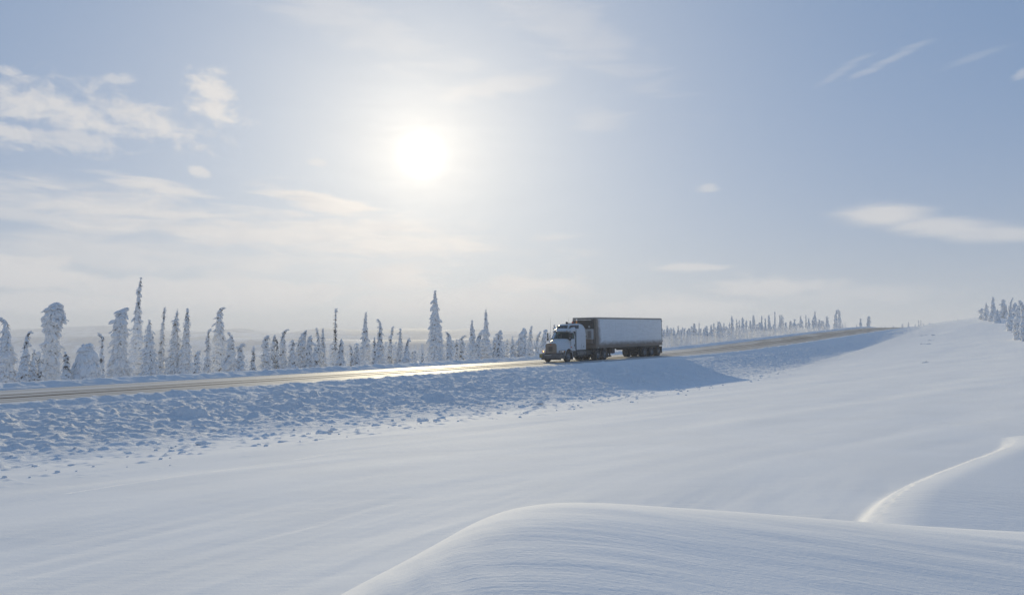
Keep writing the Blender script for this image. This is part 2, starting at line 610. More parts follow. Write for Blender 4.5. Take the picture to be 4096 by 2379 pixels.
M_SNOW = snow_material("wind_packed_snow", turn=-0.66)
M_DRIFT = snow_material("wind_crust_on_drift", (0.865, 0.87, 0.878), 0.16, 0.6, 0.12, 0.022)
M_SNOWBANK = snow_material("ploughed_snow", (0.865, 0.87, 0.878), 0.22, 0.35, -0.66, 0.04, 3.0)

# ------------------------------------------------------------------ ground sheets
def sheet(name, S, P_, mat, sink=None, fine=True, rough=True):
    ss, pp = np.meshgrid(S, P_, indexing='ij')
    x, y = to_xy(ss, pp)
    z = ground_z(x, y, fine, rough)
    if sink is not None:
        z = z - sink(x, y, ss, pp)
    V = np.stack([x, y, z], -1).reshape(-1, 3)
    me = np_mesh(name, V, grid_faces(len(S), len(P_))[:, ::-1])
    o = link(name, me, mat)
    return tag(o, kind='structure')


NX0, NX1, NY0, NY1 = -9.5, 15.0, 1.6, 20.5


def sink_drift(x, y, s, p):
    d = np.minimum(np.minimum(x - NX0, NX1 - x), np.minimum(y - NY0, NY1 - y))
    return np.where((d > 0.05) & (p < 16.0), 0.010 + 0.21 * sstep(d, 0.4, 2.4), 0.0)


sheet("snow_bank", np.concatenate([np.arange(-16, 70, 0.085), np.arange(70, 115, 0.125), np.arange(115, 240, 0.3)]),
      np.concatenate([np.arange(16.0, 34.25, 0.09)]), M_SNOWBANK)
sheet("snow_field", np.concatenate([np.arange(-160, -20, 8), np.arange(-20, 60, 0.30), np.arange(60, 245, 0.75)]),
      np.concatenate([np.arange(-120, -24, 8), np.arange(-24, 16.0, 0.30), [16.0, 16.25]]), M_SNOW, fine=False,
      sink=lambda x, y, s, p: sink_drift(x, y, s, p) + np.where(p > 16.1, 0.06, 0.0))
sheet("far_verge", np.concatenate([np.arange(-80, -12, 2.0), np.arange(-12, 130, 0.16), np.arange(130, 330, 0.8)]),
      np.concatenate([np.arange(44.15, 47.5, 0.12), np.arange(47.6, 62.1, 0.7)]), M_SNOWBANK)
sheet("far_slope", np.arange(239, 420, 2.0), np.arange(-60, 44.2, 2.0), M_SNOW, rough=False)
sheet("valley_floor", np.arange(-700, 1200, 9.0), np.concatenate([[61.9, 64, 68], np.arange(74, 900, 9.0)]), M_SNOW, rough=False)

xs = np.arange(NX0, NX1, 0.055)
ys = np.arange(NY0, NY1, 0.055)
gx_, gy_ = np.meshgrid(xs, ys, indexing='ij')
gz_ = ground_z(gx_, gy_, True, False)
gz_ = gz_ - np.where(to_sp(gx_, gy_)[1] > 16.2, 0.3, 0.0)
link_drift = link("snow_drift", np_mesh("snow_drift", np.stack([gx_, gy_, gz_], -1).reshape(-1, 3), grid_faces(len(xs), len(ys))[:, ::-1]), M_DRIFT)
tag(link_drift, kind='structure')

# ------------------------------------------------------------------ road
k = NT("packed_snow_road")
tcn = k.n('ShaderNodeTexCoord')
sepn = k.n('ShaderNodeSeparateXYZ')
k.t.links.new(tcn.outputs['Object'], sepn.inputs[0])
vs = k.n('ShaderNodeMapping')
k.t.links.new(tcn.outputs['Object'], vs.inputs[0])
vs.inputs['Scale'].default_value = (0.045, 1.0, 1.0)
wob = k.noise(vs.outputs[0], 0.8, 3)
py_ = k.math('ADD', sepn.outputs[1], k.math('MULTIPLY', k.math('SUBTRACT', wob, 0.5), 0.8))
streak = k.noise(vs.outputs[0], 3.2, 5, 0.6)
vs2 = k.n('ShaderNodeMapping')
k.t.links.new(tcn.outputs['Object'], vs2.inputs[0])
vs2.inputs['Scale'].default_value = (0.02, 1.4, 1.0)
streak2 = k.noise(vs2.outputs[0], 2.0, 4, 0.6)
dirt = None
# wheel tracks: distance across the road, half width, strength
for (p0, hw, st) in [(35.5, 0.16, 0.60), (36.45, 0.20, 0.65), (37.75, 0.36, 1.0), (38.35, 0.15, 0.6), (39.55, 0.36, 1.0), (40.15, 0.13, 0.55), (42.0, 0.14, 0.5), (43.1, 0.2, 0.7)]:
    d_ = k.math('DIVIDE', k.math('SUBTRACT', py_, p0), hw)
    g_ = k.math('EXPONENT', k.math('MULTIPLY', k.math('MULTIPLY', d_, d_), -1.0))
    g_ = k.math('MULTIPLY', g_, st)
    dirt = g_ if dirt is None else k.math('MAXIMUM', dirt, g_)
# uphill, past the truck, the gravel is blown barer in long patches
bare = k.math('MULTIPLY', k.smooth(sepn.outputs[0], 66.0, 130.0), k.smooth(streak2, 0.47, 0.55))
dirt = k.math('MULTIPLY', k.math('MAXIMUM', dirt, k.math('MULTIPLY', bare, 0.72)), k.smooth(streak, 0.22, 0.46))
grit = k.noise(tcn.outputs['Object'], 9.0, 5, 0.7)
base_c = k.mix(k.smooth(streak2, 0.3, 0.7), rgba((0.45, 0.445, 0.44)), rgba((0.63, 0.635, 0.64)))
road_c = k.mix(k.math('MULTIPLY', dirt, k.smooth(grit, 0.10, 0.40), clamp=True), base_c, rgba((0.072, 0.060, 0.051)))
hh_ = k.math('ADD', k.math('MULTIPLY', grit, 0.25), k.math('MULTIPLY', streak, 0.6))
rd_ = k.bsdf(road_c, k.math('ADD', k.math('ADD', 0.55, k.math('MULTIPLY', streak, 0.15)), k.math('MULTIPLY', dirt, 0.35)), 0.0, 0.4, k.bump(hh_, 0.25, 0.02))
k.plug(rd_.inputs['Specular IOR Level'], k.math('MULTIPLY_ADD', dirt, -0.055, 0.06))
M_ROAD = k.m
S_ = np.concatenate([np.arange(-120, 0, 2.0), np.arange(0, 262, 0.7)])
P2 = np.arange(33.8, 44.45, 0.35)
ss, pp = np.meshgrid(S_, P2, indexing='ij')
crown = 0.05 * (1 - ((pp - 39.1) / 5.3) ** 2)
track = -0.018 * (np.exp(-((pp - 37.75) / 0.4) ** 2) + np.exp(-((pp - 39.55) / 0.4) ** 2))
Vr = np.stack([ss, pp, road_z(ss) + crown + track + 0.02 * fbm(ss / 6, pp / 0.9, 2, 90)], -1).reshape(-1, 3)
road = link("road", np_mesh("road", Vr, grid_faces(len(S_), len(P2))), M_ROAD)
road.matrix_world = Matrix(((SX, -CX, 0, 0), (CX, SX, 0, 0), (0, 0, 1, 0), (0, 0, 0, 1)))
tag(road, kind='structure')

# ------------------------------------------------------------------ hills across the valley
k = NT("forested_snow_hills")
v = k.coord()
nf = k.noise(v, 0.012, 7, 0.68)
nf2 = k.noise(v, 0.05, 5, 0.7)
f_ = k.smooth(k.math('ADD', k.math('MULTIPLY', nf, 0.6), k.math('MULTIPLY', nf2, 0.4)), 0.40, 0.56)
k.bsdf(k.mix(f_, rgba((0.66, 0.70, 0.77)), rgba((0.20, 0.22, 0.26))), 0.8, 0, 0.1)
M_HILLS = k.m
hx = np.arange(-3600, 3000, 28.0)
hy = np.arange(480, 3400, 28.0)
X_, Y_ = np.meshgrid(hx, hy, indexing='ij')
ray_ = X_ / 1700.0
skyl = np.interp(ray_, [-2, -.667, -.61, -.53, -.47, -.40, -.36, -.30, -.24, -.19, -.13, -.08, -.05, .02, .10, .3, 2],
                 [60, 72, 70, 78, 62, 57, 72, 54, 78, 70, 80, 70, 80, 62, 34, 20, 20]) / 3072.0
Z_ = -112 + (skyl * Y_ + 112) * np.exp(-np.abs((Y_ - 1700 - 160 * fbm(X_ / 900, Y_ * 0 + 2, 2, 5)) / 560.0) ** 2.2)
ridge2 = (-112 + (112 + (0.012 + 0.006 * fbm(X_ / 420, Y_ / 900, 3, 12)) * 1000) * np.exp(-np.abs((Y_ - 1050 - 200 * fbm(X_ / 700, Y_ * 0 + 9, 2, 15)) / 260.0) ** 2.0))
Z_ = np.maximum(Z_, np.where(X_ < 100, ridge2, -112)) + 9 * fbm(X_ / 260, Y_ / 260, 5, 31)
Z_ = np.where(Y_ > 1750, Z_ - 0.02 * (Y_ - 1750), Z_)
tag(link("hills", np_mesh("hills", np.stack([X_, Y_, Z_], -1).reshape(-1, 3), grid_faces(len(hx), len(hy))[:, ::-1]), M_HILLS), kind='structure')

# ------------------------------------------------------------------ haze and blowing snow
def volume_material(name, density, color, aniso):
    m = bpy.data.materials.new(name)
    m.use_nodes = True
    t = m.node_tree
    t.nodes.clear()
    o = t.nodes.new('ShaderNodeOutputMaterial')
    v_ = t.nodes.new('ShaderNodeVolumePrincipled')
    v_.inputs['Density'].default_value = density
    v_.inputs['Color'].default_value = rgba(color)
    v_.inputs['Anisotropy'].default_value = aniso
    t.links.new(v_.outputs[0], o.inputs['Volume'])
    return m


def box_mesh(name, lo, hi):
    x0, y0, z0 = lo
    x1, y1, z1 = hi
    V = [(x0, y0, z0), (x1, y0, z0), (x1, y1, z0), (x0, y1, z0), (x0, y0, z1), (x1, y0, z1), (x1, y1, z1), (x0, y1, z1)]
    F = [(0, 3, 2, 1), (4, 5, 6, 7), (0, 1, 5, 4), (1, 2, 6, 5), (2, 3, 7, 6), (3, 0, 4, 7)]
    return np_mesh(name, V, F, smooth=False)


HAZE_DENSITY = 0.00078
haze = link("haze", box_mesh("haze", (-4200, -700, -160), (4200, 3700, 54)),
            volume_material("haze_air", HAZE_DENSITY, (0.92, 0.94, 0.97), 0.06))
tag(haze, kind='stuff')

# snow blown low over the far verge: thick uphill of the truck, thin among the nearer trees
def blown_snow(s0, s1, p0, p1, top, density):
    secs_v = []
    for s in np.linspace(s0, s1, 20):
        e = max(0.02, math.sin(math.pi * (s - s0) / (s1 - s0))) ** 0.5
        row_ = []
        for a in np.linspace(0, math.pi, 9):
            p = (p0 + p1) / 2 - (p1 - p0) / 2 * math.cos(a)
            x, y = to_xy(s, p)
            row_.append((x, y, float(road_z(s)) - 1.6 + (0.25 + top * e * (0.8 + 0.25 * math.sin(s * 0.23))) * math.sin(a) ** 0.8 + 0.05))
        for f in (0.99, 0.01):
            x, y = to_xy(s, p0 + (p1 - p0) * f)
            row_.append((x, y, float(road_z(s)) - 2.6))
        secs_v.append(row_)
    nsec, nrow = len(secs_v), len(secs_v[0])
    bmv = bmesh.new()
    vv = [bmv.verts.new(q) for r_ in secs_v for q in r_]
    for i in range(nsec - 1):
        for j in range(nrow):
            bmv.faces.new([vv[i * nrow + j], vv[i * nrow + (j + 1) % nrow], vv[(i + 1) * nrow + (j + 1) % nrow], vv[(i + 1) * nrow + j]])
    bmv.faces.new(vv[:nrow])
    bmv.faces.new(vv[(nsec - 1) * nrow:])
    bmesh.ops.recalc_face_normals(bmv, faces=bmv.faces[:])
    mev = bpy.data.meshes.new("blowing_snow")
    bmv.to_mesh(mev)
    bmv.free()
    tag(link("blowing_snow", mev, volume_material("drifting_snow_air", density, (0.93, 0.95, 0.98), 0.2)), kind='stuff')


blown_snow(74, 222, 44.9, 58.1, 3.3, 0.022)
blown_snow(-30, 73, 46.0, 82.0, 5.6, 0.0060)
blown_snow(56, 98, 36.4, 43.0, 2.2, 0.018)

# ------------------------------------------------------------------ spruces loaded with snow
k = NT("rime_snow_on_spruce")
v = k.coord()
na = k.noise(v, 5.0, 5, 0.65)
nb = k.noise(v, 17.0, 4, 0.6)
sn = k.mix(k.smooth(na, 0.62, 0.74), rgba((0.90, 0.91, 0.93)), rgba((0.68, 0.67, 0.68)))
bn = k.bump(k.math('ADD', na, k.math('MULTIPLY', nb, 0.4)), 0.5, 0.06)
df = k.n('ShaderNodeBsdfDiffuse')
k.plug(df.inputs[0], sn)
k.plug(df.inputs['Normal'], bn)
tl = k.n('ShaderNodeBsdfTranslucent')          # light comes through the rime when the sun is behind it
k.plug(tl.inputs[0], sn)
k.plug(tl.inputs['Normal'], bn)
mxs = k.n('ShaderNodeMixShader')
mxs.inputs[0].default_value = 0.10
k.t.links.new(df.outputs[0], mxs.inputs[1])
k.t.links.new(tl.outputs[0], mxs.inputs[2])
k.t.links.new(mxs.outputs[0], k.out.inputs['Surface'])
M_RIME = k.m
k = NT("spruce_needles")
v = k.coord()
nb = k.noise(v, 9.0, 4, 0.6)
k.bsdf(k.mix(k.smooth(nb, 0.35, 0.65), rgba((0.055, 0.052, 0.047)), rgba((0.17, 0.15, 0.14))), 0.9, 0, 0.1)
M_NEEDLE = k.m
k = NT("spruce_bark")
v = k.coord((1, 1, 0.25))
nb = k.noise(v, 14.0, 4, 0.6)
k.bsdf(k.mix(nb, rgba((0.09, 0.075, 0.065)), rgba((0.20, 0.18, 0.17))), 0.9, 0, 0.1)
M_BARK = k.m

# a snow-laden bough end: an ellipsoid of few faces, longer along +x and flat underneath
def bough_template(nu, nv):
    V = [(1.0, 0, -0.10)]
    for i in range(1, nv):
        a = math.pi * i / nv
        for j in range(nu):
            b = 2 * math.pi * j / nu
            z = math.sin(a) * math.sin(b)
            V.append((math.cos(a), math.sin(a) * math.cos(b), z if z > 0 else z * 0.55))
    V.append((-1.0, 0, 0))
    Q, T = [], []
    for j in range(nu):
        T.append((0, 1 + j, 1 + (j + 1) % nu))
        e = 1 + (nv - 2) * nu
        T.append((len(V) - 1, e + (j + 1) % nu, e + j))
    for i in range(nv - 2):
        for j in range(nu):
            a = 1 + i * nu
            Q.append((a + j, a + nu + j, a + nu + (j + 1) % nu, a + (j + 1) % nu))
    return np.array(V), np.array(Q), np.array(T)


BT = bough_template(6, 4)
BT_LOW = bough_template(5, 3)

PROF = {
    'cone': [(0, .95), (.10, 1.0), (.32, .74), (.58, .50), (.82, .27), (.93, .15), (1, .05)],
    'column': [(0, .90), (.12, 1.0), (.38, .76), (.68, .56), (.88, .47), (.96, .34), (1, .2)],
    'spire': [(0, .95), (.10, 1.0), (.28, .76), (.45, .52), (.62, .36), (.80, .24), (.92, .14), (1, .04)],
    'needle': [(0, 1.0), (.12, 1.0), (.30, .74), (.45, .56), (.58, .42), (.72, .30), (.86, .19), (.95, .11), (1, .04)],
    'club': [(0, 1.0), (.2, .95), (.45, .82), (.68, .80), (.76, .88), (.80, 1.12), (.92, 1.02), (.98, .72), (1, .4)],
    'mound': [(0, 1.0), (.3, .92), (.6, .78), (.85, .60), (1, .42)],
    'stub': [(0, .8), (.4, 1.0), (.75, .7), (1, .25)],
    'far': [(0, .95), (.15, 1.0), (.45, .66), (.75, .36), (.92, .16), (1, .05)],
    'snag': [(0, 1.0), (.15, .9), (.30, .55), (.45, .22), (1, .05)],
}


def tube(pts, rad, nseg=6):
    V, Q = [], []
    pts = [np.array(p_, float) for p_ in pts]
    for i, (q, r_) in enumerate(zip(pts, rad)):
        d_ = pts[min(i + 1, len(pts) - 1)] - pts[max(i - 1, 0)]
        d_ = d_ / (np.linalg.norm(d_) + 1e-9)
        a = np.cross(d_, (0.31, 0.95, 0.05))
        a /= np.linalg.norm(a) + 1e-9
        b = np.cross(d_, a)
        for j in range(nseg):
            t = 2 * math.pi * j / nseg
            V.append(q + r_ * (math.cos(t) * a + math.sin(t) * b))
    for i in range(len(pts) - 1):
        for j in range(nseg):
            Q.append((i * nseg + j, i * nseg + (j + 1) % nseg, (i + 1) * nseg + (j + 1) % nseg, (i + 1) * nseg + j))
    return np.array(V), np.array(Q)


def spruce_axis(h, bend, rng, n=26):
    """centre line of the stem: straight for most of its length, the tip bowed under its snow"""
    ts = np.linspace(0, 1, n)
    lean = rng.normal(0, 0.018)
    ang = lean + 0.02 * np.sin(ts * 5 + rng.rand() * 6)
    if abs(bend) > 0.02:
        t0 = 0.86 if abs(bend) > 0.3 else 0.6
        ang = ang + np.sign(bend) * np.clip((ts - t0) / (1 - t0), 0, 1) ** 1.15 * min(2.3, 2.7 * abs(bend))
    az_ = rng.normal(0, 0.35)
    dx, dz = np.sin(ang), np.cos(ang)
    x = np.concatenate([[0], np.cumsum(dx[:-1])])
    z = np.concatenate([[0], np.cumsum(dz[:-1])])
    sc = h / z.max()
    z *= sc
    x *= sc
    return np.stack([x * math.cos(az_), x * math.sin(az_), z], 1), ts


def spruce_meshes(name, h, w, kind, bend, seed, lod=0, arm=None, grain=1.0):
    rng = np.random.RandomState(seed)
    ax, ts = spruce_axis(h, bend, rng)
    prof = PROF[kind]
    pt, pr = [a for a, b in prof], [b for a, b in prof]
    R0 = w * 0.5
    length = np.linalg.norm(np.diff(ax, axis=0), axis=1).sum()

    def at(t):
        return np.array([np.interp(t, ts, ax[:, i]) for i in range(3)])

    bumps = rng.rand(64)

    def rad(t):
        base = R0 * np.interp(t, pt, pr)
        f = 1 + 0.22 * (np.interp(t * 13, np.arange(64), bumps) - 0.5)
        return base * f

    # trunk
    tt = np.linspace(0, 0.97, 10)
    r0 = 0.028 * h if lod == 0 else 0.03 * h
    Vt, Qt = tube([at(t) + np.array([0, 0, -0.35 if t == 0 else 0]) for t in tt], [max(0.012, min(0.16, r0) * (1 - t * 0.9)) for t in tt], 6)
    trunk = np_mesh(name + "_trunk", Vt, Qt)
    # inner crown of needles
    Vc, Qc = [], []
    nr, ns = (18, 10) if lod == 0 else (9, 7)
    for i in range(nr):
        t = 0.02 + 0.96 * i / (nr - 1)
        c_ = at(t)
        rr = rad(t) * (0.62 if kind != 'snag' else 0.5)
        for j in range(ns):
            a = 2 * math.pi * (j + 0.5 * (i % 2)) / ns
            q = rr * (0.75 + 0.5 * rng.rand())
            Vc.append(c_ + np.array([math.cos(a) * q, math.sin(a) * q, rng.normal(0, 0.02) * h * 0.3]))
    for i in range(nr - 1):
        for j in range(ns):
            Qc.append((i * ns + j, i * ns + (j + 1) % ns, (i + 1) * ns + (j + 1) % ns, (i + 1) * ns + j))
    Vc = np.array(Vc)
    Qc = np.array(Qc)
    # hanging twigs that stick out between the boughs
    Tw, TwT = [], []
    ntw = int((70 if lod == 0 else 16) * (h / 5.0))
    for i in range(ntw):
        t = rng.rand() ** 1.2 * 0.97
        a = rng.rand() * 6.283
        rr = rad(t)
        d_ = np.array([math.cos(a), math.sin(a), -0.5 - 0.6 * rng.rand()])
        c_ = at(t) + np.array([math.cos(a), math.sin(a), 0]) * rr * (0.62 + 0.30 * rng.rand())
        side = np.array([-math.sin(a), math.cos(a), 0.0]) * (0.05 + 0.06 * rng.rand())
        L_ = 0.10 + 0.20 * rng.rand()
        b0 = len(Vc) + len(Tw)
        Tw += [c_ - side, c_ + side, c_ + d_ * L_]
        TwT.append((b0, b0 + 1, b0 + 2))
    if Tw:
        Vc = np.concatenate([Vc, np.array(Tw)])
    crown = np_mesh(name + "_crown", Vc, Qc, np.array(TwT) if TwT else None)
    # snow load: whorls of drooping boughs
    TV, TQ, TT = BT if lod == 0 else BT_LOW
    Vs, Qs, Ts = [], [], []
    base = 0
    size0 = {0: 0.19, 1: 0.32}[lod] * grain
    t = 0.0
    zt = 0.0
    kmax = 0.97
    while t < 1.0:
        rr = rad(t)
        if kind == 'snag' and t > 0.45:
            nb_ = 1
        else:
            nb_ = max(2, int(2 * math.pi * rr / (size0 * 0.88)))
        sz = size0 * (0.36 + 0.64 * min(1, rr / 0.45))
        a0 = rng.rand() * 6.283
        c0 = at(t)
        for j in range(nb_):
            if rng.rand() < (0.17 if kind not in ('stub', 'mound') else 0.45 if kind == 'stub' else 0.05):
                continue
            a = a0 + 2 * math.pi * (j + 0.5 * rng.rand()) / nb_
            big = 1.0 + (0.75 * rng.rand() ** 3)
            ln = sz * (0.75 + 0.6 * rng.rand()) * big
            wd = sz * (0.50 + 0.28 * rng.rand()) * big
            th = sz * (0.36 + 0.26 * rng.rand()) * big
            droop = 0.25 + 0.75 * rng.rand() if kind != 'mound' else 0.9
            if t > 0.9:
                droop *= 0.5
            ca, sa = math.cos(a), math.sin(a)
            cd, sd = math.cos(droop), -math.sin(droop)
            ex = np.array([ca * cd, sa * cd, sd])
            ey = np.array([-sa, ca, 0.0])
            ez = np.cross(ex, ey)
            reach = max(0.0, rr - ln * 0.92 * cd) * (0.90 + 0.26 * rng.rand())
            if t < 0.94 and rng.rand() < 0.13 and kind != 'mound':
                reach += (0.06 + 0.20 * rng.rand()) * (0.5 + min(1, rr / 0.5)) * (1.0 if lod == 0 else 0.7)
                wd *= 0.75
            if rng.rand() < 0.09:
                ln, wd, th = ln * 1.5, wd * 1.6, th * 1.5
                reach += 0.05
            cc = c0 + np.array([ca, sa, 0]) * reach + np.array([0, 0, rng.normal(0, 0.05)])
            jit = 1 + 0.30 * (rng.rand(len(TV), 1) - 0.5)
            L = TV * jit
            W = cc + L[:, :1] * ln * ex + L[:, 1:2] * wd * ey + L[:, 2:3] * th * ez
            Vs.append(W)
            Qs.append(TQ + base)
            Ts.append(TT + base)
            base += len(TV)
        t += sz * 0.62 / length * (0.85 + 0.3 * rng.rand())
    if arm:
        ta, la = arm                     # a bough thrust out sideways under a heavy load
        for q in range(9):
            f = q / 8.0
            for e in range(3):
                W = at(ta) + np.array([-(rad(ta) * 0.6 + la * f), rng.normal(0, 0.10), 0.10 * math.sin(f * 3) - 0.12 * f + rng.normal(0, 0.06)]) + TV * (1 + 0.3 * (rng.rand(len(TV), 1) - 0.5)) * np.array([0.20, 0.20, 0.15]) * (1.15 - 0.35 * f)
                Vs.append(W)
                Qs.append(TQ + base)
                Ts.append(TT + base)
                base += len(TV)
    Vs, Qs, Ts = np.concatenate(Vs), np.concatenate(Qs), np.concatenate(Ts)
    Vs[:, 2] = np.maximum(Vs[:, 2], -0.4)
    snow = np_mesh(name + "_snow", Vs, Qs, Ts)
    trunk.materials.append(M_BARK)
    crown.materials.append(M_NEEDLE)
    snow.materials.append(M_RIME)
    branches = None
    if kind == 'snag':
        Vb, Qb = [], []
        b0 = 0
        for i in range(74):
            t = 0.30 + 0.68 * rng.rand()
            a = rng.rand() * 6.283
            L_ = (0.20 + 0.45 * (1 - t)) * (0.6 + 0.6 * rng.rand())
            c_ = at(t)
            e = c_ + np.array([math.cos(a) * L_, math.sin(a) * L_, L_ * (0.15 - 0.55 * rng.rand())])
            mid = (c_ + e) / 2 + np.array([0, 0, 0.05 * L_])
            V1, Q1 = tube([c_, mid, e], [0.026, 0.020, 0.012], 4)
            Vb.append(V1)
            Qb.append(Q1 + b0)
            b0 += len(V1)
        branches = np_mesh(name + "_branches", np.concatenate(Vb), np.concatenate(Qb))
        branches.materials.append(M_BARK)
    return trunk, crown, snow, branches


def ground_at(s, p):
    x, y = to_xy(s, p)
    return x, y, float(ground_z(np.array([x]), np.array([y]), False, False)[0])


def plant(meshes, s, p, label, group, rz=0.0, scale=(1, 1, 1), name='spruce_tree', cat='tree'):
    x, y, z = ground_at(s, p)
    root = bpy.data.objects.new(name, None)
    root.empty_display_size = 0.3
    col.objects.link(root)
    root.location = (x, y, z - 0.08)
    root.rotation_euler = (0, 0, rz)
    root.scale = scale
    tag(root, label, cat, group)
    trunk, crown, snow, br = meshes
    link('trunk', trunk, None, root)
    link('crown', crown, None, root)
    link('snow_load', snow, None, root)
    if br is not None:
        tag(link('bare_branches', br, None, root), 'bare spiky branches on the upper stem', kind='stuff')
    return root


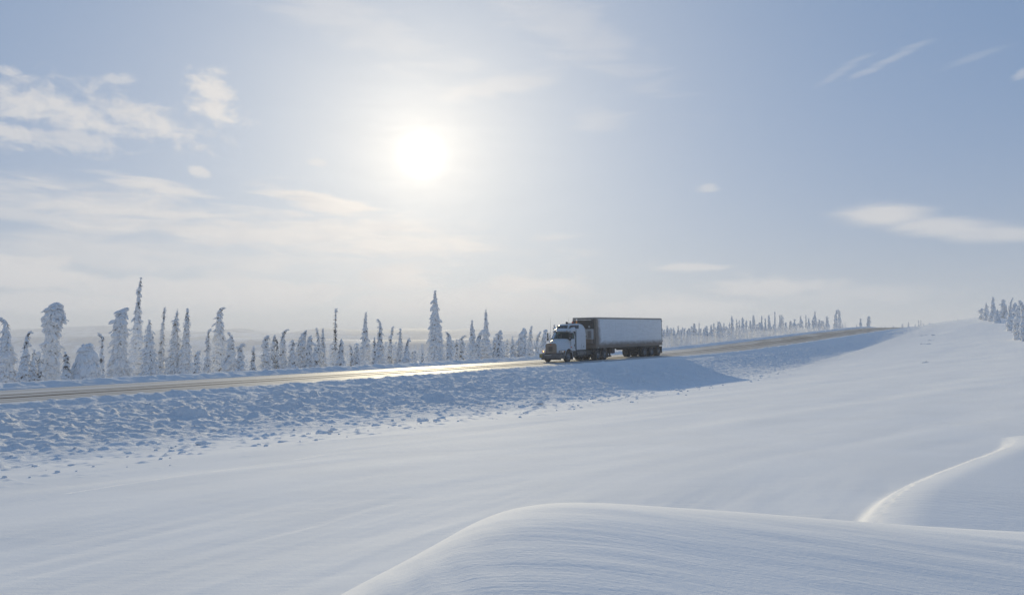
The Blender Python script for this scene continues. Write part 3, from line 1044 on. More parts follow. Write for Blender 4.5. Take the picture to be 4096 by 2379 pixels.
# along the road s, across it p, height, foot width, habit, bend of the tip, label
NEAR_SPRUCES = [
    (24.18, 65.13, 6.01, 1.73, 'cone', -0.9, 'stout snow-plastered spruce at the far left end, its top bent over to the left'),
    (23.26, 60.22, 4.9, 0.91, 'cone', 0.7, 'short spruce with a drooping snowy head, leaning on the stout leftmost tree'),
    (23.84, 60.0, 3.56, 0.6, 'cone', 0, 'small thin snowy spruce just right of the two leftmost trees'),
    (24.37, 60.0, 3.14, 0.57, 'cone', 0, 'small snowy sapling tucked against the left foot of the club-headed tree'),
    (30.19, 72.18, 7.98, 1.65, 'club', 0.1, 'tall spruce with a swollen club-shaped snow head and a stubby arm on its left'),
    (23.79, 54.63, 3.2, 0.8, 'cone', -0.1, 'low snowy bushy spruce hugging the right foot of the club-headed tree'),
    (25.17, 55.0, 3.56, 2.26, 'mound', 0, 'wide flat-topped mound of a spruce wholly buried under smooth snow'),
    (25.44, 54.91, 2.33, 0.62, 'stub', 0, 'short bare-patched stump-like spruce with brown twigs before the flat-topped snow mound'),
    (27.99, 58.43, 4.49, 0.55, 'spire', -0.8, 'thin snowy spruce with its tip curled left, at the right end of the snow mound'),
    (33.97, 67.89, 7.41, 2.1, 'column', 0.75, 'thick columnar spruce with a snowy crest curling over to the right'),
    (43.87, 84.0, 12.51, 1.82, 'needle', 0.05, 'tallest and slimmest spire of all the spruces, left of the road bend'),
    (34.29, 63.38, 6.09, 1.43, 'cone', 0, 'medium snowy spruce with dark twigs on its left side, right beside the tallest spire'),
    (37.91, 68.31, 7.79, 0.78, 'spire', 0.05, 'slender dark-edged spruce standing behind the medium one with dark twigs'),
    (38.68, 67.24, 7.57, 1.74, 'spire', 0.05, 'snowy spruce with a thin pointed top and broad skirt, left one of a matching pair'),
    (39.15, 66.12, 7.62, 1.74, 'spire', 0.0, 'snowy spruce with a thin pointed top and broad skirt, right one of a matching pair'),
    (34.05, 55.9, 3.23, 0.74, 'column', 0.8, 'low bowed snowy sapling at the right foot of the matching pair of spruces'),
    (36.85, 58.87, 5.03, 0.79, 'spire', 0.8, 'narrow spruce with its tip bent right toward the hook-topped tree'),
    (44.17, 68.42, 8.17, 2.16, 'spire', 0.9, 'hook-topped spruce whose thin bare tip curls out to the right'),
    (37.85, 57.18, 4.76, 1.41, 'cone', -0.5, 'leaning rounded spruce pressed against the right of the hook-topped tree'),
    (37.05, 54.64, 3.73, 0.97, 'column', 1.0, 'spruce bowed to the right like an arch, last of the clump at the hook-topped tree'),
    (37.83, 54.0, 3.5, 0.79, 'spire', 0, 'small lone snowy sapling right of the arch-shaped spruce'),
    (40.09, 55.52, 4.53, 1.15, 'column', 0.5, 'spruce with a fat snowy head leaning right, left of two close neighbours'),
    (42.58, 58.03, 4.7, 0.75, 'column', 0.1, 'spruce with a blunt snowy head, right of two close neighbours'),
    (42.92, 57.7, 4.46, 0.64, 'spire', -0.6, 'thin spruce with a bent tip, left of the hooked one'),
    (45.25, 60.05, 5.24, 1.33, 'spire', 0.7, 'spruce with a small hook at its tip and broad skirt, left of the twin-shouldered clump'),
    (43.28, 55.98, 4.18, 1.09, 'cone', 0, 'snowy spruce forming the left shoulder of the broad clump'),
    (47.3, 59.85, 5.24, 2.1, 'cone', 0.2, 'broad spruce forming the peak of the wide snowy clump'),
    (45.79, 56.97, 4.51, 1.19, 'column', 0.1, 'rounded spruce forming the right shoulder of the broad clump'),
    (45.03, 55.0, 3.4, 0.98, 'column', 0, 'low round-headed spruce between the broad clump and the two-tipped tree'),
    (48.21, 58.29, 5.3, 0.74, 'spire', -0.1, 'thin left stem of the two-tipped spruces'),
    (50.09, 60.14, 5.47, 1.21, 'spire', 0, 'thick right stem of the two-tipped spruces beside the bare snag'),
    (57.87, 67.45, 8.56, 1.6, 'snag', 0, 'gaunt half-dead spruce with bare spiky branches standing out against the hill'),
    (47.93, 55.0, 4.08, 1.2, 'cone', 0, 'snowy cone-shaped spruce leaning against the right of the bare snag'),
    (49.23, 55.0, 3.42, 0.67, 'spire', -0.7, 'small spruce with its head bent left, in the gap after the snag'),
    (49.87, 55.0, 3.4, 0.92, 'column', 0, 'small stout spruce in the gap after the snag'),
    (58.95, 63.62, 7.86, 1.57, 'cone', 0.05, 'tall full spruce with layered snowy boughs midway between the snag and the giant'),
    (53.99, 57.0, 4.43, 0.71, 'spire', 0, 'thin spruce peeping out between two taller ones, right of the tall full spruce'),
    (57.28, 59.73, 6.57, 1.44, 'spire', -0.5, 'tall spruce with its tip bent left, second of the middle group'),
    (59.2, 60.12, 5.88, 0.98, 'spire', 0.1, 'slim spruce with a little cap of snow, third of the middle group'),
    (59.64, 59.27, 5.55, 1.26, 'spire', 0, 'slim pointed spruce, fourth of the middle group'),
    (55.93, 54.5, 4.05, 1.04, 'cone', 0.2, 'shorter ragged spruce, fifth and last of the middle group'),
    (57.49, 55.0, 2.75, 0.99, 'column', 0.7, 'stubby spruce with a head hooked right, left of the giant spruce'),
    (59.91, 56.0, 2.9, 0.57, 'spire', 0, 'little thin sapling close to the left foot of the giant spruce'),
    (80.9, 72.98, 11.2, 2.64, 'cone', 0.0, 'giant thick spruce towering below the sun, tallest near the road centre'),
    (63.23, 55.03, 4.74, 1.19, 'column', -0.5, 'round-headed spruce leaning left, just right of the giant spruce'),
    (65.56, 56.0, 4.0, 0.72, 'spire', 0, 'thin short spruce behind the round-headed one'),
    (66.14, 56.0, 4.4, 0.87, 'spire', 0.9, 'thin spruce with a whip-like tip blown to the right'),
    (68.0, 57.0, 2.09, 0.89, 'mound', 0, 'low snowed-under bush between the whip-tipped spruce and the next tall pair'),
    (72.64, 59.52, 6.42, 1.58, 'spire', 0, 'pointed spruce, left one of the tall pair before the truck'),
    (70.04, 56.75, 4.61, 1.13, 'column', 0.2, 'shorter spruce with a blunt head between the tall pair before the truck'),
    (81.0, 64.16, 7.84, 1.47, 'cone', 0, 'dark-tipped tall spruce, right one of the tall pair before the truck'),
    (72.45, 56.0, 3.84, 0.77, 'spire', 0, 'thin low spruce left of the fork-topped one'),
    (72.29, 55.24, 4.67, 1.38, 'column', 0.1, 'fork-topped stout spruce right of the tall pair'),
    (77.64, 58.0, 2.39, 0.57, 'spire', 0, 'tiny spruce alone in the gap left of the round-topped tree'),
    (75.8, 56.0, 3.45, 0.95, 'spire', 0, 'small spruce at the left shoulder of the round-topped tree'),
    (77.38, 55.61, 4.79, 1.76, 'column', 0.15, 'broad round-topped spruce nearest the front of the truck'),
    (83.8, 58.85, 5.04, 1.2, 'spire', 0.1, 'slender spruce right of the round-topped tree'),
    (82.69, 57.0, 4.16, 0.84, 'spire', 0.3, 'thin spruce with a crooked tip standing just left of the truck mirror'),
    (84.49, 57.14, 4.4, 1.16, 'column', 0.2, 'round-headed spruce standing right behind the truck mirror'),
    (86.95, 57.0, 5.07, 0.42, 'column', 0, 'snowy spruce whose top shows just above the truck cab'),
]
for i, (s, p, h, w, kind, bend, label) in enumerate(NEAR_SPRUCES):
    plant(spruce_meshes("spruce%d" % i, h, w * (0.82 if kind in ('column', 'club', 'mound') else 1.0), kind, bend, 100 + i, 0, (0.83, 0.55) if 'arm on its left' in label else None, max(1.0, math.hypot(s, p) / 72)), s, p, label, 'snow-laden spruces in the row beyond the road')

# the hilltop clump on the right
HILL_SPRUCES = [
    (209.18, 18.0, 2.49, 1.21, 'column', -0.8, 'stunted spruce with a snowy arm thrust left, at the left edge of the hilltop clump'),
    (204.14, 16.83, 3.94, 1.49, 'cone', 0, 'pointed bushy spruce second from the left in the hilltop clump'),
    (198.89, 15.11, 5.49, 1.67, 'spire', 0, 'tallest dark-topped spruce of the hilltop clump on the right'),
    (193.53, 13.95, 2.88, 1.47, 'cone', 0.1, 'low snowy spruce at the right foot of the tallest hilltop one'),
    (207.57, 13.88, 4.28, 1.5, 'column', 0.1, 'blunt-topped spruce standing free between the two tallest of the hilltop clump'),
    (206.57, 13.11, 2.64, 0.94, 'spire', 0, 'slim background spruce in the gap of the hilltop clump'),
    (168.08, 10.12, 6.05, 1.14, 'spire', 0.2, 'slim tall spruce with a crooked tip, in front of the hilltop clump'),
    (200.28, 11.12, 3.78, 1.51, 'column', 0.1, 'thick dark-sided spruce behind the leaning one at the right edge'),
    (138.18, 7.28, 5.09, 1.56, 'column', 0.9, 'nearest spruce at the right edge, leaning with its head curled into an arch'),
    (132.66, 6.33, 5.78, 1.09, 'column', -0.3, 'spruce half cut off by the right edge of the view'),
]
for i, (s, p, h, w, kind, bend, label) in enumerate(HILL_SPRUCES):
    plant(spruce_meshes("hill_spruce%d" % i, h, w, kind, bend, 300 + i, 0, (0.75, 0.6) if 'arm thrust left' in label else None, 1.5), s, p, label, 'spruces clumped on the hilltop at the right')

# uphill row behind the truck, and the last few on the crest: seven habits shared between them
FAR_PROTO = []
for i, (kind, bend, w) in enumerate([('cone', 0, 1.5), ('spire', 0, 1.4), ('column', 0.1, 1.3), ('far', 0, 1.5), ('spire', 0.3, 1.2), ('column', 0.0, 1.5), ('needle', 0, 1.3), ('far', 0.1, 1.8)]):
    FAR_PROTO.append((spruce_meshes("uphill_spruce%d" % i, 5.0, w, kind, bend, 500 + i, 1), w))


def far_plant(s, p, h, w, i, label, group):
    ms, w0 = FAR_PROTO[(i * 5 + int(h * 3)) % len(FAR_PROTO)]
    plant(ms, s, p, label, group, rz=(i * 2.4) % 6.28, scale=(1.5 * w / w0, 1.5 * w / w0, h / 5.0))


UPHILL_SPRUCES = [
    (122.2, 57.8, 4.15, 0.6, 'middling misty spruce, 1st to the right from the trailer rear'),
    (123.9, 57.84, 4.79, 0.65, 'middling misty spruce, 2nd to the right from the trailer rear'),
    (121.21, 56.19, 3.52, 0.51, 'short misty spruce, 3rd to the right from the trailer rear'),
    (125.75, 57.86, 4.07, 0.47, 'middling misty spruce, 4th to the right from the trailer rear'),
    (124.47, 56.88, 4.31, 0.58, 'middling misty spruce, 5th to the right from the trailer rear'),
    (124.98, 56.68, 3.18, 0.52, 'short misty spruce, 6th to the right from the trailer rear'),
    (127.07, 57.18, 4.49, 0.72, 'middling misty spruce, 7th to the right from the trailer rear'),
    (121.49, 54.11, 3.78, 0.6, 'short misty spruce, 8th to the right from the trailer rear'),
    (128.62, 56.77, 4.04, 0.58, 'middling misty spruce, 9th to the right from the trailer rear'),
    (126.04, 55.05, 3.68, 0.71, 'short misty spruce, 10th to the right from the trailer rear'),
    (129.25, 56.08, 3.89, 0.72, 'short misty spruce, 11th to the right from the trailer rear'),
    (135.1, 57.58, 4.71, 0.73, 'middling misty spruce, 12th to the right from the trailer rear'),
    (134.88, 56.52, 4.64, 0.52, 'middling misty spruce, 13th to the right from the trailer rear'),
    (134.71, 55.6, 3.51, 0.54, 'short misty spruce, 14th to the right from the trailer rear'),
    (139.7, 57.03, 4.11, 0.62, 'middling misty spruce, 15th to the right from the trailer rear'),
    (137.9, 55.46, 4.31, 0.75, 'middling misty spruce, 16th to the right from the trailer rear'),
    (145.38, 57.86, 4.63, 0.56, 'middling misty spruce, 17th to the right from the trailer rear'),
    (142.12, 55.76, 4.8, 0.66, 'middling misty spruce, 18th to the right from the trailer rear'),
    (144.49, 56.33, 4.87, 0.7, 'middling misty spruce, 19th to the right from the trailer rear'),
    (144.0, 55.78, 4.53, 0.7, 'middling misty spruce, 20th to the right from the trailer rear'),
    (148.99, 57.2, 4.62, 0.72, 'middling misty spruce, 21st to the right from the trailer rear'),
    (153.74, 57.84, 4.83, 0.6, 'middling misty spruce, 22nd to the right from the trailer rear'),
    (154.22, 57.52, 6.12, 0.7, 'tall misty spruce, 23rd to the right from the trailer rear'),
    (161.15, 59.04, 5.37, 0.65, 'tall misty spruce, 24th to the right from the trailer rear'),
    (156.63, 56.82, 4.93, 0.74, 'middling misty spruce, 25th to the right from the trailer rear'),
    (160.4, 57.5, 5.54, 0.68, 'tall snowy spruce, 22nd leftward from the dark pair near the crest'),
    (161.42, 57.04, 4.89, 0.63, 'middling snowy spruce, 21st leftward from the dark pair near the crest'),
    (164.63, 57.35, 4.79, 0.64, 'middling snowy spruce, 20th leftward from the dark pair near the crest'),
    (172.3, 59.22, 5.95, 0.75, 'tall snowy spruce, 19th leftward from the dark pair near the crest'),
    (169.57, 56.98, 4.17, 0.73, 'middling snowy spruce, 18th leftward from the dark pair near the crest'),
    (172.49, 57.43, 5.51, 0.73, 'tall snowy spruce, 17th leftward from the dark pair near the crest'),
    (172.95, 56.79, 4.84, 0.79, 'middling snowy spruce, 16th leftward from the dark pair near the crest'),
    (178.99, 57.92, 5.61, 0.91, 'tall snowy spruce, 15th leftward from the dark pair near the crest'),
    (191.79, 60.55, 6.82, 0.69, 'tall snowy spruce, 14th leftward from the dark pair near the crest'),
    (191.93, 59.36, 5.88, 0.75, 'tall snowy spruce, 13th leftward from the dark pair near the crest'),
    (193.49, 59.4, 5.99, 0.98, 'tall snowy spruce, 12th leftward from the dark pair near the crest'),
    (187.92, 56.88, 3.81, 0.85, 'short snowy spruce, 11th leftward from the dark pair near the crest'),
    (193.5, 57.26, 4.2, 0.85, 'middling snowy spruce, 10th leftward from the dark pair near the crest'),
    (189.95, 55.31, 4.43, 0.86, 'middling snowy spruce, 9th leftward from the dark pair near the crest'),
    (204.02, 57.81, 5.61, 0.98, 'tall snowy spruce, 8th leftward from the dark pair near the crest'),
    (209.42, 58.0, 5.79, 0.75, 'tall snowy spruce, 7th leftward from the dark pair near the crest'),
    (204.91, 56.1, 4.82, 0.88, 'middling snowy spruce, 6th leftward from the dark pair near the crest'),
    (207.52, 55.82, 4.29, 1.01, 'middling snowy spruce, 5th leftward from the dark pair near the crest'),
    (224.86, 59.82, 6.95, 1.08, 'tall snowy spruce, 4th leftward from the dark pair near the crest'),
    (212.32, 55.39, 4.19, 1.06, 'middling snowy spruce, 3rd leftward from the dark pair near the crest'),
    (221.44, 57.07, 4.13, 0.8, 'middling snowy spruce, 2nd leftward from the dark pair near the crest'),
    (230.92, 58.08, 5.69, 1.12, 'tall snowy spruce, 1st leftward from the dark pair near the crest'),
    (245.7, 59.34, 8.49, 1.35, 'thick dark pillar-like spruce, the left one of the close pair near the road crest'),
    (255.05, 60.36, 8.73, 0.95, 'thinner dark spruce, the right one of the close pair near the road crest'),
    (238.39, 55.62, 3.64, 0.42, 'tiny sapling just right of the dark pair near the road crest'),
    (246.13, 56.74, 4.2, 0.43, 'tiny sapling furthest right of the dark pair near the road crest'),
]
for i, (s, p, h, w, label) in enumerate(UPHILL_SPRUCES):
    far_plant(s, p, h, w, i, label, 'spruces lining the road uphill of the truck')
CREST_SPRUCES = [
    (252.75, 54.96, 3.57, 0.51, 'tiny sapling on the crest left of the two lone spruces at the road end'),
    (253.47, 53.98, 5.29, 1.1, 'left one of two lone spruces at the vanishing end of the road'),
    (254.87, 52.08, 5.87, 1.1, 'right one of two lone spruces at the vanishing end of the road'),
    (298.22, 56.6, 5.55, 0.67, 'larger hazy spruce on the skyline, 1st rightward from the two lone ones'),
    (287.29, 53.33, 4.81, 0.64, 'tiny hazy spruce on the skyline, 2nd rightward from the two lone ones'),
    (294.16, 52.01, 5.27, 0.79, 'tiny hazy spruce on the skyline, 3rd rightward from the two lone ones'),
    (314.74, 52.44, 7.14, 0.75, 'larger hazy spruce on the skyline, 4th rightward from the two lone ones'),
    (286.09, 45.97, 4.36, 0.71, 'tiny hazy spruce on the skyline, 5th rightward from the two lone ones'),
    (306.64, 48.22, 4.22, 0.79, 'tiny hazy spruce on the skyline, 6th rightward from the two lone ones'),
    (296.28, 45.53, 4.23, 0.54, 'tiny hazy spruce on the skyline, 7th rightward from the two lone ones'),
    (305.89, 45.86, 6.25, 0.58, 'larger hazy spruce on the skyline, 8th rightward from the two lone ones'),
    (311.32, 45.96, 6.58, 0.79, 'larger hazy spruce on the skyline, 9th rightward from the two lone ones'),
    (300.03, 43.54, 4.95, 0.8, 'tiny hazy spruce on the skyline, 10th rightward from the two lone ones'),
    (292.42, 41.97, 3.84, 0.78, 'tiny hazy spruce on the skyline, 11th rightward from the two lone ones'),
    (303.21, 42.09, 5.49, 0.75, 'larger hazy spruce on the skyline, 12th rightward from the two lone ones'),
    (313.5, 42.66, 5.31, 0.84, 'tiny hazy spruce on the skyline, 13th rightward from the two lone ones'),
    (322.08, 42.18, 6.53, 0.57, 'larger hazy spruce on the skyline, 14th rightward from the two lone ones'),
    (290.18, 37.04, 4.08, 0.66, 'tiny hazy spruce on the skyline, 15th rightward from the two lone ones'),
    (291.14, 36.64, 4.6, 0.69, 'tiny hazy spruce on the skyline, 16th rightward from the two lone ones'),
    (308.89, 37.91, 5.79, 0.73, 'larger hazy spruce on the skyline, 17th rightward from the two lone ones'),
    (306.05, 37.03, 5.7, 0.61, 'larger hazy spruce on the skyline, 18th rightward from the two lone ones'),
    (323.86, 38.57, 7.16, 0.78, 'larger hazy spruce on the skyline, 19th rightward from the two lone ones'),
    (292.28, 33.7, 5.0, 0.53, 'tiny hazy spruce on the skyline, 20th rightward from the two lone ones'),
    (313.97, 35.91, 6.83, 0.63, 'larger hazy spruce on the skyline, 21st rightward from the two lone ones'),
    (307.18, 33.79, 6.93, 0.75, 'larger hazy spruce on the skyline, 22nd rightward from the two lone ones'),
]
for i, (s, p, h, w, label) in enumerate(CREST_SPRUCES):
    far_plant(s, p, h, w, i + 3, label, 'distant spruces beyond the crest of the road')

# the wood behind the rows, too dim and close-set to count
rngw = np.random.RandomState(77)
Vw, Qw, Tw_ = [], [], []
bw = 0
TV, TQ, TT = BT_LOW
for i in range(620):
    s = rngw.uniform(-30, 330) if i % 2 else rngw.uniform(70, 250)
    p = rngw.uniform(62, 125) if i % 3 else rngw.uniform(55, 75)
    h = rngw.uniform(2.2, 4.3)
    if s < 75 and p < 66:
        p += 4
        h *= 0.55
    x, y, z = ground_at(s, p)
    for q in range(9):
        t = q / 9.0
        r_ = (0.75 - 0.62 * t) * h * 0.19
        for e in range(2):
            a = rngw.rand() * 6.28
            W = TV * (1 + 0.5 * (rngw.rand(len(TV), 1) - 0.5)) * np.array([r_ * 1.3, r_ * 1.3, h * 0.085]) + np.array([x + math.cos(a) * r_ * 0.6, y + math.sin(a) * r_ * 0.6, z + t * h + 0.1])
            Vw.append(W)
            Qw.append(TQ + bw)
            Tw_.append(TT + bw)
            bw += len(TV)
woods = link("far_woods", np_mesh("far_woods", np.concatenate(Vw), np.concatenate(Qw), np.concatenate(Tw_)), M_RIME)
tag(woods, kind='stuff')

# ------------------------------------------------------------------ mesh shorthands for the lorry
def bm_mesh(name, bm, smooth=False, sharp=None):
    bmesh.ops.recalc_face_normals(bm, faces=bm.faces[:])
    me = bpy.data.meshes.new(name)
    bm.to_mesh(me)
    bm.free()
    for f in me.polygons:
        f.use_smooth = smooth
    if smooth and sharp:
        me.set_sharp_from_angle(angle=R(sharp))
    return me


def b_box(lo, hi, bev=0.0, seg=2):
    bm = bmesh.new()
    bmesh.ops.create_cube(bm, size=1)
    for v_ in bm.verts:
        v_.co = Vector([lo[i] + (v_.co[i] + 0.5) * (hi[i] - lo[i]) for i in range(3)])
    if bev > 0:
        bmesh.ops.bevel(bm, geom=bm.edges[:], offset=bev, segments=seg, profile=0.6, affect='EDGES')
    return bm


def b_cyl(p0, p1, r0, r1=None, seg=16):
    bm = bmesh.new()
    p0, p1 = Vector(p0), Vector(p1)
    d_ = p1 - p0
    bmesh.ops.create_cone(bm, cap_ends=True, segments=seg, radius1=r0, radius2=r0 if r1 is None else r1, depth=d_.length)
    q = d_.to_track_quat('Z', 'Y')
    for v_ in bm.verts:
        v_.co = q @ v_.co + (p0 + p1) / 2
    return bm


def b_tube(pts, r, seg=8):
    V, Q = tube(pts, [r] * len(pts), seg)
    bm = bmesh.new()
    vs_ = [bm.verts.new(q) for q in V]
    for q in Q:
        bm.faces.new([vs_[i] for i in q])
    n = len(pts)
    bm.faces.new(vs_[:seg][::-1])
    bm.faces.new(vs_[(n - 1) * seg:])
    return bm


def b_lathe(prof, seg=28, close=False):
    """profile of (y, radius) turned about the Y axis"""
    bm = bmesh.new()
    rings = []
    for (y, r) in prof:
        rings.append([bm.verts.new((r * math.cos(2 * math.pi * j / seg), y, r * math.sin(2 * math.pi * j / seg))) for j in range(seg)])
    for a, b in zip(rings[:-1], rings[1:]):
        for j in range(seg):
            bm.faces.new((a[j], a[(j + 1) % seg], b[(j + 1) % seg], b[j]))
    if close:
        for rg in (rings[0], rings[-1]):
            bm.faces.new(rg)
    return bm


def b_loft(secs, cap=True, closed=True):
    bm = bmesh.new()
    rows = [[bm.verts.new(q) for q in s_] for s_ in secs]
    n = len(rows[0])
    for a, b in zip(rows[:-1], rows[1:]):
        for j in range(n if closed else n - 1):
            bm.faces.new((a[j], a[(j + 1) % n], b[(j + 1) % n], b[j]))
    if cap:
        bm.faces.new(rows[0])
        bm.faces.new(rows[-1])
    return bm


def b_poly(pts, thick=0.0, direction=(0, -1, 0)):
    """flat outline given a thickness along a direction"""
    bm = bmesh.new()
    vs_ = [bm.verts.new(q) for q in pts]
    f = bm.faces.new(vs_)
    if thick:
        r_ = bmesh.ops.extrude_face_region(bm, geom=[f])
        for g in r_['geom']:
            if isinstance(g, bmesh.types.BMVert):
                g.co += Vector(direction) * thick
    return bm


def part(name, bm, mat, parent, smooth=False, sharp=35, label=None):
    o = link(name, bm_mesh(name, bm, smooth, sharp), mat, parent)
    if label:
        o['label'] = label
    return o


def mirror_y(bm):
    for v_ in bm.verts:
        v_.co.y = -v_.co.y
    bmesh.ops.reverse_faces(bm, faces=bm.faces[:])
    return bm


# ------------------------------------------------------------------ lorry materials
def dirty_paint(name, base, dirt, z_lo, z_hi, amount=1.0, front=None, rough=0.38, spec=0.5, streak=0.10):
    """paint with road grime: heaviest low down and, on the trailer, at its front corner"""
    k = NT(name)
    tc_ = k.n('ShaderNodeTexCoord')
    sp_ = k.n('ShaderNodeSeparateXYZ')
    k.t.links.new(tc_.outputs['Object'], sp_.inputs[0])
    mp = k.n('ShaderNodeMapping')
    k.t.links.new(tc_.outputs['Object'], mp.inputs[0])
    mp.inputs['Scale'].default_value = (0.8, 1.0, 1.6)
    n1 = k.noise(mp.outputs[0], 2.2, 6, 0.65, 0.3)
    n2 = k.noise(tc_.outputs['Object'], 22.0, 4, 0.6)
    lvl = k.math('ADD', sp_.outputs[2], k.math('MULTIPLY', k.math('SUBTRACT', n1, 0.5), 0.55))
    d_ = k.math('SUBTRACT', 1.0, k.smooth(lvl, z_lo, z_hi))
    if front is not None:
        lx = k.math('ADD', sp_.outputs[0], k.math('MULTIPLY', sp_.outputs[2], 0.18))
        lx = k.math('ADD', lx, k.math('MULTIPLY', k.math('SUBTRACT', n1, 0.5), 0.9))
        d_ = k.math('MAXIMUM', d_, k.math('SUBTRACT', 1.0, k.smooth(lx, front[0], front[1])))
    d_ = k.math('MULTIPLY', d_, k.math('ADD', 0.72, k.math('MULTIPLY', n2, 0.5)), 0, True)
    d_ = k.math('MULTIPLY', d_, amount, 0, True)
    ms = k.n('ShaderNodeMapping')
    k.t.links.new(tc_.outputs['Object'], ms.inputs[0])
    ms.inputs['Scale'].default_value = (0.22, 1.0, 9.0)
    n3 = k.noise(ms.outputs[0], 1.6, 5, 0.6)
    d_ = k.math('MAXIMUM', d_, k.math('MULTIPLY', k.smooth(k.math('ADD', k.math('MULTIPLY', n1, 0.4), k.math('MULTIPLY', n3, 0.6)), 0.40, 0.72), streak))
    c_ = k.mix(d_, rgba(base), rgba(dirt))
    k.bsdf(c_, k.math('ADD', rough, k.math('MULTIPLY', d_, 0.45)), 0, spec)
    return k.m


def plain(name, c, rough=0.6, metal=0.0, var=0.25, scale=6.0, spec=0.4):
    k = NT(name)
    v = k.coord()
    n1 = k.noise(v, scale, 5, 0.6)
    k.bsdf(k.mix(n1, rgba([x * (1 - var) for x in c]), rgba([min(1, x * (1 + var)) for x in c])), rough, metal, spec)
    return k.m


GRIME = (0.165, 0.122, 0.090)
M_CAB = dirty_paint("white_cab_paint", (0.60, 0.62, 0.64), (0.30, 0.28, 0.26), 0.75, 1.15, 0.7)
M_TRAILER = dirty_paint("white_trailer_skin", (0.74, 0.76, 0.78), GRIME, 1.34, 2.02, 0.95, (0.60, 1.65), 0.45, 0.4, 0.22)
M_FRONTWALL = plain("grimy_front_wall", (0.215, 0.175, 0.145), 0.75)
M_RAIL = plain("dull_aluminium_rail", (0.30, 0.28, 0.26), 0.55, 0.3)
M_DARK = plain("grimy_black_steel", (0.050, 0.046, 0.042), 0.75, 0.0, 0.45)
M_CHASSIS = plain("dirty_chassis_steel", (0.075, 0.068, 0.060), 0.8, 0.0, 0.5)
M_TYRE = plain("snow_dusted_rubber", (0.050, 0.047, 0.045), 0.85, 0, 0.4, 12)
M_RIM = plain("dusty_steel_rim", (0.22, 0.23, 0.245), 0.5, 0.3, 0.3, 9)
M_BUMPER = plain("grey_grimy_bumper", (0.13, 0.125, 0.125), 0.5, 0.4)
M_GRILLE = plain("dirt_caked_grille", (0.30, 0.225, 0.165), 0.75, 0, 0.30, 5)
M_CHROME = plain("chrome", (0.65, 0.66, 0.68), 0.16, 1.0, 0.05)
M_TANK = plain("dirty_aluminium_tank", (0.15, 0.145, 0.14), 0.5, 0.5)
M_RED = plain("red_lens", (0.55, 0.07, 0.03), 0.3)
M_AMBER = plain("amber_lens", (0.75, 0.27, 0.03), 0.3)
M_YELLOW = plain("dull_yellow_reflector", (0.30, 0.24, 0.08), 0.5)
M_SEAT = plain("dark_cab_interior", (0.045, 0.042, 0.042), 0.9)
M_REEFER = plain("black_cooling_housing", (0.055, 0.050, 0.047), 0.8, 0, 0.4)
M_REEFWHITE = plain("soiled_white_panel", (0.46, 0.45, 0.44), 0.6, 0, 0.14)
M_SEAM = plain("dark_rubber_seal", (0.03, 0.03, 0.035), 0.8)
M_MARK = plain("faded_red_lettering", (0.48, 0.36, 0.38), 0.6)
M_STEELW = plain("white_reflector", (0.82, 0.80, 0.78), 0.4)
k = NT("tinted_glass")
tr = k.n('ShaderNodeBsdfTransparent')
tr.inputs[0].default_value = (0.42, 0.72, 0.66, 1)
gl = k.n('ShaderNodeBsdfGlossy')
gl.inputs['Roughness'].default_value = 0.06
fr_ = k.n('ShaderNodeFresnel')
fr_.inputs[0].default_value = 1.32
mx = k.n('ShaderNodeMixShader')
k.t.links.new(fr_.outputs[0], mx.inputs[0])
k.t.links.new(tr.outputs[0], mx.inputs[1])
k.t.links.new(gl.outputs[0], mx.inputs[2])
k.t.links.new(mx.outputs[0], k.out.inputs['Surface'])
M_GLASS = k.m
M_DARKGLASS = plain("dark_sleeper_glass", (0.045, 0.045, 0.05), 0.12, 0, 0.1, 6, 0.5)
k = NT("lit_amber_lamp")
b_ = k.bsdf(rgba((0.8, 0.35, 0.06)), 0.3)
b_.inputs['Emission Color'].default_value = (1.0, 0.50, 0.16, 1)
b_.inputs['Emission Strength'].default_value = 3.2
M_LAMP = k.m
k = NT("clear_lamp_glass")
b_ = k.bsdf(rgba((0.75, 0.74, 0.72)), 0.12, 0.6, 0.6)
M_LENS = k.m

# ------------------------------------------------------------------ wheels
TYRE_P = [(-.135, .30), (-.150, .40), (-.135, .485), (-.105, .512), (-.06, .52), (-.055, .508), (-.02, .508), (-.015, .52), (.015, .52), (.02, .508), (.055, .508), (.06, .52),
          (.105, .512), (.135, .485), (.150, .40), (.135, .30)]


